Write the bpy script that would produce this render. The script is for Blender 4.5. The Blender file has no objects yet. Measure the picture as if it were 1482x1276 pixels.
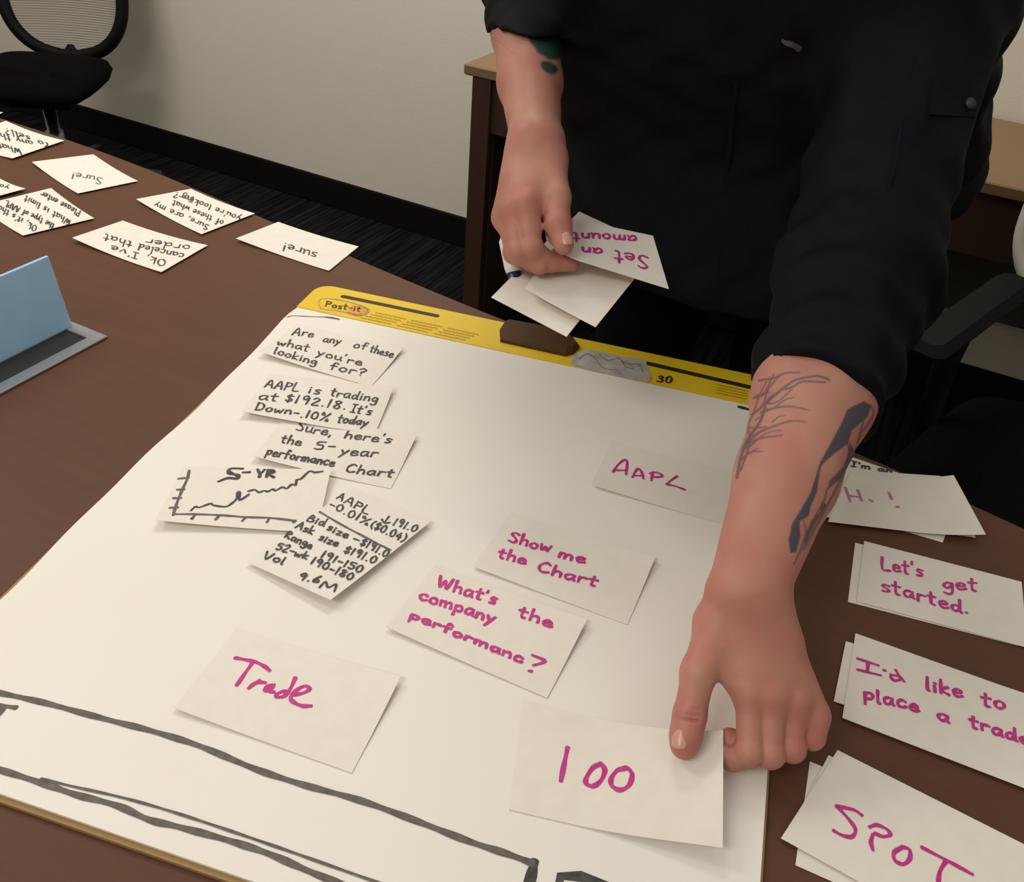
import bpy, math, random
import numpy as np
from mathutils import Vector, Matrix

random.seed(4)
S = bpy.context.scene
COL = S.collection

# ------------------------------------------------------------------ camera, light, exposure
CAM = np.array([0.692, -0.799, 1.327])
F, W, H = 1287.5, 1482.0, 1276.0
YAW, PITCH, ROLL = math.radians(24.773), math.radians(37.30), math.radians(5.25)

def cam_axes():
    cy, sy = math.cos(YAW), math.sin(YAW)
    fwd = np.array([-sy*math.cos(PITCH), cy*math.cos(PITCH), -math.sin(PITCH)])
    right = np.array([cy, sy, 0.0])
    up = np.cross(right, fwd)
    r = math.cos(ROLL)*right + math.sin(ROLL)*up
    u = -math.sin(ROLL)*right + math.cos(ROLL)*up
    return r, u, fwd
RX, UX, FX = cam_axes()
cam = bpy.data.objects.new('camera', bpy.data.cameras.new('camera'))
COL.objects.link(cam)
m3 = Matrix(((RX[0], UX[0], -FX[0]), (RX[1], UX[1], -FX[1]), (RX[2], UX[2], -FX[2])))
cam.matrix_world = Matrix.Translation(Vector(CAM)) @ m3.to_4x4()
cam.data.sensor_width = 36.0
cam.data.lens = 36.0*F/W
cam.data.clip_start = 0.02
S.camera = cam

world = bpy.data.worlds.new('world')
S.world = world
world.use_nodes = True
world.node_tree.nodes['Background'].inputs['Color'].default_value = (1.0, 0.97, 0.91, 1)
world.node_tree.nodes['Background'].inputs['Strength'].default_value = 0.45

def ceiling_lamp(name, loc, sx, sy, power, aim=None, color=(1.0, 0.955, 0.875)):
    l = bpy.data.lights.new(name, 'AREA')
    l.shape = 'RECTANGLE'; l.size = sx; l.size_y = sy; l.energy = power; l.color = color
    o = bpy.data.objects.new(name, l); COL.objects.link(o); o.location = loc
    if aim is not None:
        o.rotation_euler = (Vector(aim)-Vector(loc)).to_track_quat('-Z', 'Y').to_euler()
    return o
ceiling_lamp('ceiling_panel_light', (-0.30, 1.20, 2.7), 1.2, 0.6, 24)
ceiling_lamp('ceiling_panel_light', (-1.85, -0.2, 2.7), 1.2, 0.6, 21)
ceiling_lamp('ceiling_panel_light', (-0.2, -2.1, 2.7), 1.2, 0.6, 25)

S.view_settings.view_transform = 'Standard'
S.view_settings.look = 'None'
S.view_settings.exposure = 0.07
S.view_settings.gamma = 1.0
S.view_settings.use_curve_mapping = False
S.cycles.max_bounces = 6

TABLE = 0.734          # top of the table
PAD = 0.740            # top sheet of the easel pad

# ------------------------------------------------------------------ helpers
def ray(px, py):
    return RX*((px-W/2)/F) + UX*((H/2-py)/F) + FX
def at(px, py, z):
    d = ray(px, py); t = (z-CAM[2])/d[2]
    return CAM + t*d
def atd(px, py, depth):
    return CAM + ray(px, py)*depth
def aty(px, py, y):
    d = ray(px, py); t = (y-CAM[1])/d[1]
    return CAM + t*d
def project(P):
    q = np.asarray(P) - CAM
    zz = q@FX
    return W/2 + F*(q@RX)/zz, H/2 - F*(q@UX)/zz

def tag(o, label=None, cat=None, group=None, kind=None):
    if label: o['label'] = label
    if cat: o['category'] = cat
    if group: o['group'] = group
    if kind: o['kind'] = kind
    return o
def empty(name, loc, rz=0.0):
    o = bpy.data.objects.new(name, None); COL.objects.link(o)
    o.location = loc; o.rotation_euler = (0, 0, rz); o.empty_display_size = 0.1
    return o
def link(name, verts, faces, mat, parent=None, smooth=False):
    me = bpy.data.meshes.new(name)
    me.from_pydata([tuple(map(float, v)) for v in verts], [], [tuple(map(int, f)) for f in faces])
    me.update()
    if smooth:
        me.polygons.foreach_set('use_smooth', [True]*len(me.polygons))
    mats = mat if isinstance(mat, (list, tuple)) else [mat]
    for m in mats: me.materials.append(m)
    o = bpy.data.objects.new(name, me); COL.objects.link(o)
    if parent is not None: o.parent = parent
    return o

class MB:
    def __init__(self): self.v = []; self.f = []
    def add(self, vs, fs):
        n = len(self.v); self.v += [tuple(map(float, p)) for p in vs]; self.f += [tuple(i+n for i in f) for f in fs]
    def box(self, lo, hi, M=None, bev=0.0):
        (x0, y0, z0), (x1, y1, z1) = lo, hi
        if bev <= 0:
            vs = [(x, y, z) for x in (x0, x1) for y in (y0, y1) for z in (z0, z1)]
            fs = [(0, 1, 3, 2), (4, 6, 7, 5), (0, 4, 5, 1), (2, 3, 7, 6), (0, 2, 6, 4), (1, 5, 7, 3)]
        else:
            b = min(bev, (x1-x0)/2.01, (y1-y0)/2.01, (z1-z0)/2.01)
            vs = []; 
            sq = [(0, 0), (1, 0), (1, 1), (0, 1)]
            def ring(z, ins):
                r = []
                for cx, cy in sq:
                    X = x1 if cx else x0; Y = y1 if cy else y0
                    sx = -1 if cx else 1; sy = -1 if cy else 1
                    a = (X+sx*(b+ins), Y+sy*ins, z); c = (X+sx*ins, Y+sy*(b+ins), z)
                    r += [a, c] if (cx+cy) % 2 else [c, a]
                return r
            for z, ins in ((z0, b), (z0+b, 0), (z1-b, 0), (z1, b)): vs += ring(z, ins)
            fs = [tuple(range(7, -1, -1)), tuple(range(24, 32))]
            for k in range(3):
                for i in range(8):
                    j = (i+1) % 8; fs.append((k*8+i, k*8+j, k*8+8+j, k*8+8+i))
        if M is not None: vs = [tuple(M @ Vector(p)) for p in vs]
        self.add(vs, fs)
        return self
    def prism(self, poly, z0, z1):
        n = len(poly)
        vs = [(p[0], p[1], z0) for p in poly] + [(p[0], p[1], z1) for p in poly]
        fs = [tuple(range(n-1, -1, -1)), tuple(range(n, 2*n))] + [(i, (i+1) % n, n+(i+1) % n, n+i) for i in range(n)]
        self.add(vs, fs); return self
    def tube(self, pts, r, seg=12, flat=1.0, up=None):
        pts = [Vector(p) for p in pts]
        rs = r if isinstance(r, (list, tuple)) else [r]*len(pts)
        vs = []; fs = []
        t0 = (pts[1]-pts[0]).normalized()
        ref = Vector(up) if up is not None else (Vector((0, 0, 1)) if abs(t0.z) < 0.9 else Vector((1, 0, 0)))
        for i, p in enumerate(pts):
            t = (pts[min(i+1, len(pts)-1)]-pts[max(i-1, 0)]).normalized()
            a = t.cross(ref)
            if a.length < 1e-5: a = t.cross(Vector((0.3, 1, 0.2)))
            a.normalize(); b = a.cross(t).normalized()
            if up is None: ref = b
            for k in range(seg):
                th = 2*math.pi*k/seg
                vs.append(p + a*(math.cos(th)*rs[i]) + b*(math.sin(th)*rs[i]*flat))
        for i in range(len(pts)-1):
            for k in range(seg):
                j = (k+1) % seg
                fs.append((i*seg+k, (i+1)*seg+k, (i+1)*seg+j, i*seg+j))
        fs.append(tuple(range(seg))); n = (len(pts)-1)*seg
        fs.append(tuple(range(n+seg-1, n-1, -1)))
        self.add(vs, fs); return self
    def lathe(self, prof, c, seg=32):
        vs = []; fs = []
        for r, z in prof:
            for k in range(seg):
                th = 2*math.pi*k/seg
                vs.append((c[0]+r*math.cos(th), c[1]+r*math.sin(th), c[2]+z))
        for i in range(len(prof)-1):
            for k in range(seg):
                j = (k+1) % seg
                fs.append((i*seg+k, i*seg+j, (i+1)*seg+j, (i+1)*seg+k))
        fs.append(tuple(range(seg-1, -1, -1))); n = (len(prof)-1)*seg
        fs.append(tuple(range(n, n+seg)))
        self.add(vs, fs); return self
    def build(self, name, mat, parent=None, smooth=False):
        o = link(name, self.v, self.f, mat, parent, smooth)
        return o

def srgb(r, g, b):
    f = lambda c: (c/255/12.92) if c/255 <= 0.04045 else ((c/255+0.055)/1.055)**2.4
    return (f(r), f(g), f(b), 1.0)
def material(name, color, rough=0.6, metal=0.0, spec=0.5, noise=None, bump=None, color2=None, scale=(1, 1, 1), sheen=0.0):
    """noise=(scale, detail) mixes color to color2; bump=(scale, strength)"""
    m = bpy.data.materials.new(name); m.use_nodes = True
    nt = m.node_tree; b = nt.nodes['Principled BSDF']
    b.inputs['Base Color'].default_value = color
    b.inputs['Roughness'].default_value = rough
    b.inputs['Metallic'].default_value = metal
    b.inputs['Specular IOR Level'].default_value = spec
    if sheen: b.inputs['Sheen Weight'].default_value = sheen
    tc = nt.nodes.new('ShaderNodeTexCoord'); mp = nt.nodes.new('ShaderNodeMapping')
    mp.inputs['Scale'].default_value = scale
    nt.links.new(tc.outputs['Object'], mp.inputs['Vector'])
    if noise:
        n = nt.nodes.new('ShaderNodeTexNoise'); n.inputs['Scale'].default_value = noise[0]; n.inputs['Detail'].default_value = noise[1]
        nt.links.new(mp.outputs['Vector'], n.inputs['Vector'])
        cr = nt.nodes.new('ShaderNodeValToRGB')
        cr.color_ramp.elements[0].position = 0.3; cr.color_ramp.elements[1].position = 0.7
        cr.color_ramp.elements[0].color = color; cr.color_ramp.elements[1].color = color2 or color
        nt.links.new(n.outputs['Fac'], cr.inputs['Fac']); nt.links.new(cr.outputs['Color'], b.inputs['Base Color'])
    if bump:
        n = nt.nodes.new('ShaderNodeTexNoise'); n.inputs['Scale'].default_value = bump[0]; n.inputs['Detail'].default_value = 4
        nt.links.new(mp.outputs['Vector'], n.inputs['Vector'])
        bp = nt.nodes.new('ShaderNodeBump'); bp.inputs['Strength'].default_value = bump[1]; bp.inputs['Distance'].default_value = 0.01
        nt.links.new(n.outputs['Fac'], bp.inputs['Height']); nt.links.new(bp.outputs['Normal'], b.inputs['Normal'])
    return m

M = {}
M['paper'] = material('card_paper', srgb(238, 231, 219), 0.75, spec=0.2, noise=(60, 2), color2=srgb(234, 226, 213))
M['card_edge'] = material('card_back_paper', srgb(236, 230, 220), 0.75, spec=0.2)
M['sheet'] = material('pad_sheet_paper', srgb(241, 235, 225), 0.7, spec=0.2, noise=(8, 2), color2=srgb(239, 232, 221))
M['magenta'] = material('magenta_marker_ink', srgb(190, 30, 125), 0.6, noise=(220, 3), color2=srgb(205, 60, 145))
M['pinkfaint'] = material('faint_pink_marker_ink', srgb(205, 110, 150), 0.6, noise=(220, 3), color2=srgb(200, 130, 160))
M['black_ink'] = material('black_marker_ink', srgb(48, 45, 43), 0.6, noise=(200, 3), color2=srgb(80, 76, 72))
M['grey_ink'] = material('dry_grey_marker_ink', srgb(112, 105, 97), 0.6, noise=(150, 3), color2=srgb(82, 76, 70))
M['yellow'] = material('yellow_header_card', srgb(236, 200, 40), 0.42, spec=0.4, noise=(20, 2), color2=srgb(232, 194, 36))
M['dark_yellow'] = material('ochre_print', srgb(188, 148, 30), 0.5)
M['orange'] = material('orange_print', srgb(232, 150, 50), 0.5)
M['torn'] = material('torn_grey_paper', srgb(196, 190, 180), 0.8, noise=(70, 5), color2=srgb(160, 155, 148))
M['kraft'] = material('brown_cardboard', srgb(158, 126, 82), 0.8)
M['slot'] = material('dark_slot', srgb(48, 36, 22), 0.6)
M['handle'] = material('brown_handle_plastic', srgb(84, 56, 28), 0.5, spec=0.2, noise=(30, 2), color2=srgb(74, 48, 24))
M['handle_dark'] = material('handle_underside', srgb(44, 30, 20), 0.6)
M['skin'] = None
M['jacket'] = material('black_jacket_nylon', srgb(13, 13, 16), 0.7, spec=0.12, noise=(14, 4), color2=srgb(16, 17, 22), bump=(45, 0.25))
M['rib'] = material('dark_navy_rib_knit', srgb(20, 22, 32), 0.85, spec=0.1)
M['trousers'] = material('black_trousers_cloth', srgb(12, 12, 13), 0.85, spec=0.1, bump=(120, 0.2))
M['shoe'] = material('black_shoe_leather', srgb(18, 17, 17), 0.5)
M['hair'] = material('dark_brown_hair', srgb(46, 34, 26), 0.6, bump=(120, 0.8))
M['nail'] = material('finger_nail', srgb(204, 154, 134), 0.28, spec=0.5)
M['zip'] = material('grey_zip_metal', srgb(96, 94, 92), 0.5, metal=0.5)
M['snap'] = material('dark_snap_metal', srgb(58, 60, 68), 0.5, metal=0.3)
M['metal'] = material('brushed_aluminium', srgb(176, 176, 178), 0.38, metal=0.75)
M['lid'] = material('blue_grey_metal_lid', srgb(172, 218, 255), 0.5, spec=0.3, noise=(40, 3), color2=srgb(166, 212, 250))
M['recess'] = material('dark_recess_plastic', srgb(34, 34, 32), 0.7)
M['plastic'] = material('black_chair_plastic', srgb(9, 9, 10), 0.6, spec=0.15)
M['seatcloth'] = material('black_seat_fabric', srgb(10, 10, 11), 0.9, spec=0.05, bump=(150, 0.3))
M['chrome'] = material('chair_chrome', srgb(150, 150, 150), 0.25, metal=1.0)
M['wall'] = material('painted_wall', srgb(232, 224, 210), 0.9, spec=0.1, noise=(3, 3), color2=srgb(229, 221, 207), bump=(260, 0.08))
M['base'] = material('black_rubber_baseboard', srgb(14, 14, 14), 0.8, spec=0.15)
M['wallshade'] = material('wall_shade_grey', srgb(92, 89, 84), 0.8, spec=0.1)
M['pen'] = material('white_marker_barrel', srgb(235, 233, 230), 0.35)
M['pencap'] = material('dark_blue_marker_cap', srgb(30, 34, 70), 0.35)

def wood(name, c1, c2, rough, ax=(2.0, 26.0, 10.0)):
    m = bpy.data.materials.new(name); m.use_nodes = True
    nt = m.node_tree; b = nt.nodes['Principled BSDF']
    tc = nt.nodes.new('ShaderNodeTexCoord'); mp = nt.nodes.new('ShaderNodeMapping'); mp.inputs['Scale'].default_value = ax
    mp.inputs['Rotation'].default_value = (0, 0, math.radians(6))
    nt.links.new(tc.outputs['Object'], mp.inputs['Vector'])
    n = nt.nodes.new('ShaderNodeTexNoise'); n.inputs['Scale'].default_value = 3.0; n.inputs['Detail'].default_value = 7; n.inputs['Roughness'].default_value = 0.62; n.inputs['Distortion'].default_value = 0.5
    nt.links.new(mp.outputs['Vector'], n.inputs['Vector'])
    n2 = nt.nodes.new('ShaderNodeTexNoise'); n2.inputs['Scale'].default_value = 2.2; n2.inputs['Detail'].default_value = 3
    nt.links.new(tc.outputs['Object'], n2.inputs['Vector'])
    mx = nt.nodes.new('ShaderNodeMath'); mx.operation = 'MULTIPLY_ADD'; mx.inputs[1].default_value = 0.6; 
    nt.links.new(n.outputs['Fac'], mx.inputs[0])
    m2 = nt.nodes.new('ShaderNodeMath'); m2.operation = 'MULTIPLY'; m2.inputs[1].default_value = 0.4
    nt.links.new(n2.outputs['Fac'], m2.inputs[0]); nt.links.new(m2.outputs[0], mx.inputs[2])
    cr = nt.nodes.new('ShaderNodeValToRGB')
    cr.color_ramp.elements[0].position = 0.25; cr.color_ramp.elements[1].position = 0.75
    cr.color_ramp.elements[0].color = c1; cr.color_ramp.elements[1].color = c2
    nt.links.new(mx.outputs[0], cr.inputs['Fac']); nt.links.new(cr.outputs['Color'], b.inputs['Base Color'])
    b.inputs['Roughness'].default_value = rough; b.inputs['Specular IOR Level'].default_value = 0.25
    return m
M['table'] = wood('walnut_table_veneer', srgb(88, 55, 38), srgb(100, 66, 46), 0.5)
M['credenza_top'] = wood('walnut_console_top', srgb(124, 98, 70), srgb(140, 112, 82), 0.5)
M['credenza'] = wood('dark_walnut_console', srgb(62, 42, 32), srgb(74, 52, 40), 0.5, (8.0, 8.0, 1.0))

def carpet():
    m = bpy.data.materials.new('dark_striped_carpet'); m.use_nodes = True
    nt = m.node_tree; b = nt.nodes['Principled BSDF']
    tc = nt.nodes.new('ShaderNodeTexCoord'); mp = nt.nodes.new('ShaderNodeMapping'); mp.inputs['Scale'].default_value = (60, 3, 1)
    mp.inputs['Rotation'].default_value = (0, 0, math.radians(58))
    nt.links.new(tc.outputs['Object'], mp.inputs['Vector'])
    n = nt.nodes.new('ShaderNodeTexNoise'); n.inputs['Scale'].default_value = 1.2; n.inputs['Detail'].default_value = 5
    nt.links.new(mp.outputs['Vector'], n.inputs['Vector'])
    cr = nt.nodes.new('ShaderNodeValToRGB'); cr.color_ramp.elements[0].position = 0.4; cr.color_ramp.elements[1].position = 0.75
    cr.color_ramp.elements[0].color = srgb(12, 12, 13); cr.color_ramp.elements[1].color = srgb(40, 39, 41)
    nt.links.new(n.outputs['Fac'], cr.inputs['Fac']); nt.links.new(cr.outputs['Color'], b.inputs['Base Color'])
    b.inputs['Roughness'].default_value = 0.95; b.inputs['Specular IOR Level'].default_value = 0.05
    bp = nt.nodes.new('ShaderNodeBump'); bp.inputs['Strength'].default_value = 0.5; bp.inputs['Distance'].default_value = 0.006
    nt.links.new(n.outputs['Fac'], bp.inputs['Height']); nt.links.new(bp.outputs['Normal'], b.inputs['Normal'])
    return m
M['carpet'] = carpet()

def skin_material():
    m = bpy.data.materials.new('tattooed_skin'); m.use_nodes = True
    nt = m.node_tree; b = nt.nodes['Principled BSDF']
    tc = nt.nodes.new('ShaderNodeTexCoord')
    n = nt.nodes.new('ShaderNodeTexNoise'); n.inputs['Scale'].default_value = 26; n.inputs['Detail'].default_value = 4
    nt.links.new(tc.outputs['Object'], n.inputs['Vector'])
    cr = nt.nodes.new('ShaderNodeValToRGB'); cr.color_ramp.elements[0].position = 0.32; cr.color_ramp.elements[1].position = 0.68
    cr.color_ramp.elements[0].color = srgb(194, 142, 120); cr.color_ramp.elements[1].color = srgb(188, 122, 110)
    nt.links.new(n.outputs['Fac'], cr.inputs['Fac'])
    red = nt.nodes.new('ShaderNodeAttribute'); red.attribute_name = 'redness'
    mr = nt.nodes.new('ShaderNodeMix'); mr.data_type = 'RGBA'
    nt.links.new(red.outputs['Fac'], mr.inputs['Factor']); nt.links.new(cr.outputs['Color'], mr.inputs['A'])
    mr.inputs['B'].default_value = srgb(172, 94, 88)
    ta = nt.nodes.new('ShaderNodeAttribute'); ta.attribute_name = 'tattoo'
    mt = nt.nodes.new('ShaderNodeMix'); mt.data_type = 'RGBA'
    nt.links.new(ta.outputs['Fac'], mt.inputs['Factor']); nt.links.new(mr.outputs['Result'], mt.inputs['A'])
    mt.inputs['B'].default_value = srgb(68, 72, 84)
    tg = nt.nodes.new('ShaderNodeAttribute'); tg.attribute_name = 'tattoo_green'
    mg = nt.nodes.new('ShaderNodeMix'); mg.data_type = 'RGBA'
    nt.links.new(tg.outputs['Fac'], mg.inputs['Factor']); nt.links.new(mt.outputs['Result'], mg.inputs['A'])
    mg.inputs['B'].default_value = srgb(48, 78, 66)
    nt.links.new(mg.outputs['Result'], b.inputs['Base Color'])
    b.inputs['Roughness'].default_value = 0.5; b.inputs['Specular IOR Level'].default_value = 0.35
    b.inputs['Subsurface Weight'].default_value = 0.08; b.inputs['Subsurface Radius'].default_value = (0.006, 0.002, 0.001)
    b.inputs['Subsurface Scale'].default_value = 1.0
    n3 = nt.nodes.new('ShaderNodeTexNoise'); n3.inputs['Scale'].default_value = 420; n3.inputs['Detail'].default_value = 3
    nt.links.new(tc.outputs['Object'], n3.inputs['Vector'])
    bp = nt.nodes.new('ShaderNodeBump'); bp.inputs['Strength'].default_value = 0.12; bp.inputs['Distance'].default_value = 0.002
    nt.links.new(n3.outputs['Fac'], bp.inputs['Height']); nt.links.new(bp.outputs['Normal'], b.inputs['Normal'])
    return m
M['skin'] = skin_material()

# ------------------------------------------------------------------ room shell
o = MB().box((-5, -3.5, -0.05), (4.5, 1.76, 0.0)).build('floor', M['carpet']); tag(o, 'dark striped carpet floor', 'floor', kind='structure')
o = MB().box((-5, 1.66, 0.0), (4.5, 1.76, 2.8)).build('wall_back', M['wall']); tag(o, 'plain warm white painted wall behind the table', 'wall', kind='structure')
for nm, lo_, hi_ in (('wall_left', (-5.1, -3.6, 0.0), (-5.0, 1.76, 2.8)), ('wall_right', (4.5, -3.6, 0.0), (4.6, 1.76, 2.8)), ('wall_front', (-5.1, -3.6, 0.0), (4.6, -3.5, 2.8))):
    o = MB().box(lo_, hi_).build(nm, M['wall']); tag(o, 'plain painted wall of the room', 'wall', kind='structure')
o = MB().box((-5, 1.648, 0.0), (4.5, 1.66, 0.105), bev=0.003).build('baseboard_back', M['base']); tag(o, 'black baseboard along the foot of the wall', 'baseboard', kind='structure')

# ------------------------------------------------------------------ conference table
far = [(-2.6, 0.20), (-1.6, 0.245), (-0.89, 0.254), (-0.56, 0.243), (-0.245, 0.203), (0.004, 0.167), (0.243, 0.139), (0.48, 0.123), (0.70, 0.108), (0.881, 0.074), (1.3, -0.01), (1.9, -0.15)]
near = [(1.9, -1.0), (0.5, -1.15), (-2.6, -1.15)]
def smooth_poly(pts, n=6):
    out = []
    P = [np.array(p, float) for p in pts]
    for i in range(len(P)-1):
        p0, p1, p2, p3 = P[max(i-1, 0)], P[i], P[i+1], P[min(i+2, len(P)-1)]
        for k in range(n):
            t = k/n
            out.append(0.5*((2*p1)+(p2-p0)*t+(2*p0-5*p1+4*p2-p3)*t*t+(3*p1-p0-3*p2+p3)*t**3))
    out.append(P[-1])
    return out
outline = [tuple(p) for p in smooth_poly(far)] + near
outline = outline[::-1]
tbl = empty('conference_table', (-0.3, -0.45, 0)); tag(tbl, 'long walnut brown conference table with a gently bowed far edge', 'table')
def rel(parent, mb):
    L = parent.location
    mb.v = [(v[0]-L[0], v[1]-L[1], v[2]-L[2]) for v in mb.v]
    return mb
cen = np.mean(np.array(outline), 0)
def inset(poly, d):
    P = np.array(poly); n = len(P); out = []
    for i in range(n):
        a = P[i-1]; b = P[i]; c = P[(i+1) % n]
        e1 = (b-a)/np.linalg.norm(b-a); e2 = (c-b)/np.linalg.norm(c-b)
        nn = np.array([-e1[1]-e2[1], e1[0]+e2[0]]); nn /= np.linalg.norm(nn)
        out.append(tuple(b+nn*d))
    return out
mb = MB(); n = len(outline)
rings = [(inset(outline, 0.004), TABLE), (outline, TABLE-0.004), (outline, TABLE-0.034), (inset(outline, 0.012), TABLE-0.04)]
vs = [(p[0], p[1], z) for poly, z in rings for p in poly]
fs = [tuple(range(n)), tuple(range(4*n-1, 3*n-1, -1))]
for k in range(3):
    for i in range(n):
        j = (i+1) % n
        fs.append((k*n+i, (k+1)*n+i, (k+1)*n+j, k*n+j))
mb.add(vs, fs)
rel(tbl, mb).build('tabletop', M['table'], tbl)
for x in (-1.7, 0.95):
    rel(tbl, MB().box((x-0.28, -0.68, 0.03), (x+0.28, -0.36, TABLE-0.041), bev=0.012)).build('pedestal', M['credenza'], tbl)
    rel(tbl, MB().box((x-0.34, -0.76, 0.0), (x+0.34, -0.28, 0.029), bev=0.006)).build('foot_plate', M['plastic'], tbl)

# ------------------------------------------------------------------ console table by the wall
cr_ = empty('console_table', (0.9, 1.4, 0)); tag(cr_, 'brown console table against the wall behind the standing person', 'console table')
rel(cr_, MB().box((-0.43, 1.157, 0.715), (2.3, 1.645, 0.74), bev=0.003)).build('console_top', M['credenza_top'], cr_)
rel(cr_, MB().box((-0.405, 1.172, 0.585), (2.27, 1.192, 0.7145))).build('apron', M['credenza'], cr_)
for x in (-0.405, 2.225):
    rel(cr_, MB().box((x, 1.1925 if 0 else 1.193, 0.0), (x+0.05, 1.64, 0.7145), bev=0.003)).build('end_panel', M['credenza'], cr_)
    rel(cr_, MB().box((x, 1.160, 0.0), (x+0.05, 1.1718, 0.7145))).build('leg_front', M['credenza'], cr_)
rel(cr_, MB().box((-0.354, 1.60, 0.02), (0.45, 1.62, 0.7145))).build('dark_back_panel', M['base'], cr_)
rel(cr_, MB().box((0.451, 1.60, 0.27), (2.224, 1.62, 0.7145))).build('dark_back_panel', M['wallshade'], cr_)  # added dark sheet, standing in for shade on the wall under the console

# ------------------------------------------------------------------ office chairs
def office_chair(name, x, y, face, label, frame=None, fr_r=0.021, back_tilt=14, z_seat=0.47, bw=0.46, arms=True, gap=0.10, ss=1.0, ax_=0.29):
    """face = heading (degrees) of the sitter's view"""
    t = empty(name, (x, y, 0), math.radians(face+90))
    tag(t, label, 'office chair', 'black mesh back office chairs')
    # local frame: sitter looks along -Y, x to the side
    s = MB(); n = 28; prof = []
    for k, (ins, z) in enumerate([(0.05, -0.055), (0.012, -0.045), (0.0, -0.02), (0.008, 0.0), (0.04, 0.014), (0.12, 0.018)]):
        ring = []
        for i in range(n):
            th = 2*math.pi*i/n
            c, s_ = math.cos(th), math.sin(th)
            rx = (0.255*ss-ins); ry = (0.245*ss-ins)
            e = 0.45
            ring.append((rx*math.copysign(abs(c)**e, c), ry*math.copysign(abs(s_)**e, s_)-0.02, z_seat+z-(0.018 if s_ < -0.6 else 0)*(1 if k > 1 else 0.3)))
        prof.append(ring)
    vs = [p for r in prof for p in r]
    fs = [tuple(range(n-1, -1, -1)), tuple(range(5*n, 6*n))]
    for k in range(5):
        for i in range(n):
            j = (i+1) % n; fs.append((k*n+i, k*n+j, (k+1)*n+j, (k+1)*n+i))
    s.add(vs, fs); s.build('seat', M['seatcloth'], t, True)
    bt = math.radians(back_tilt)
    def bp(u, v):      # u across -1..1, v up 0..1 -> point on the curved back
        zz = z_seat+gap+v*0.52
        yy = 0.225+math.sin(bt)*v*0.52+0.03*math.sin(v*3.1)-0.045*(1-u*u)*0 + 0.05*(1-u*u)*(-0.2)-0.05*u*u+0.05
        ww = bw/2*(0.86+0.14*math.sin(min(1, v*1.2)*1.57))
        return Vector((u*ww, yy, zz))
    # mesh panel
    g = MB(); nu, nv = 18, 36
    def up_(i, j):
        v = j/nv; u = -1+2*i/nu
        lim = 0.90*max(.18, (1-max(0, (0.34-v)/0.34)**2.3)**(1/2.3))*max(.3, (1-max(0, (v-0.80)/0.20)**2.3)**(1/2.3))
        return bp(u*lim, 0.02+0.96*v)
    vs = [up_(i, j) for j in range(nv+1) for i in range(nu+1)]
    fs = [(j*(nu+1)+i, j*(nu+1)+i+1, (j+1)*(nu+1)+i+1, (j+1)*(nu+1)+i) for j in range(nv) for i in range(nu)]
    g.add(vs, fs); mo = g.build('back_mesh', M['mesh'], t, True)
    md = mo.modifiers.new('thick', 'SOLIDIFY'); md.thickness = 0.002
    # frame loop
    loop = [up_(0, j) for j in range(nv, -1, -1)] + [up_(i, 0) for i in range(1, nu)] + [up_(nu, j) for j in range(0, nv+1)] + [up_(i, nv) for i in range(nu-1, -1, -1)]
    fr = MB(); fr.tube(loop, fr_r, 10, flat=1.0); fr.build('back_frame', frame or M['plastic'], t, True)
    # spine bracket joining back and seat
    MB().tube([(0, 0.12, z_seat-0.06), (0, 0.26, z_seat-0.05), (0, 0.34, z_seat+0.05), (0, bp(0, 0.1).y+0.05, z_seat+0.12)], [0.03, 0.03, 0.028, 0.024], 10, flat=0.7).build('back_bracket', M['plastic'], t, True)
    MB().box((-0.11, -0.10, z_seat-0.10), (0.11, 0.14, z_seat-0.056), bev=0.012).build('tilt_mechanism', M['plastic'], t)
    for sx in ((-1, 1) if arms else ()):
        a = MB(); a.tube([(sx*0.19, 0.02, z_seat-0.06), (sx*(ax_-.005), 0.02, z_seat-0.03), (sx*(ax_+.01), 0.03, z_seat+0.10), (sx*(ax_+.005), 0.03, z_seat+0.185)], [0.018, 0.02, 0.02, 0.018], 10)
        ao = a.build('armrest_post', M['plastic'], t, True)
        MB().box((sx*ax_-0.034, -0.17, z_seat+0.185), (sx*ax_+0.034, 0.22, z_seat+0.215), bev=0.013).build('armrest_pad', M['plastic'], ao)
    MB().lathe([(0.028, 0.09), (0.028, 0.24), (0.02, 0.241), (0.02, z_seat-0.098)], (0, 0, 0), 20).build('gas_column', M['chrome'], t, True)
    for k in range(5):
        th = 2*math.pi*k/5+0.3
        d = Vector((math.cos(th), math.sin(th), 0))
        lg = MB(); lg.tube([d*0.02+Vector((0, 0, 0.115)), d*0.16+Vector((0, 0, 0.10)), d*0.31+Vector((0, 0, 0.075))], [0.03, 0.024, 0.018], 10, flat=0.7)
        lo = lg.build('base_leg', M['leggrey'], t, True)
        cs = MB(); sd = Vector((-d.y, d.x, 0)); c0 = d*0.315+Vector((0, 0, 0.029))
        for q in (-1, 1):
            cs.tube([c0+sd*(q*0.024), c0+sd*(q*0.006)], 0.028, 16)
        cs.tube([c0+Vector((0, 0, 0.01)), c0+Vector((0, 0, 0.05))], 0.01, 10)
        cs.build('caster', M['plastic'], lo, True)
    return t
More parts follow.
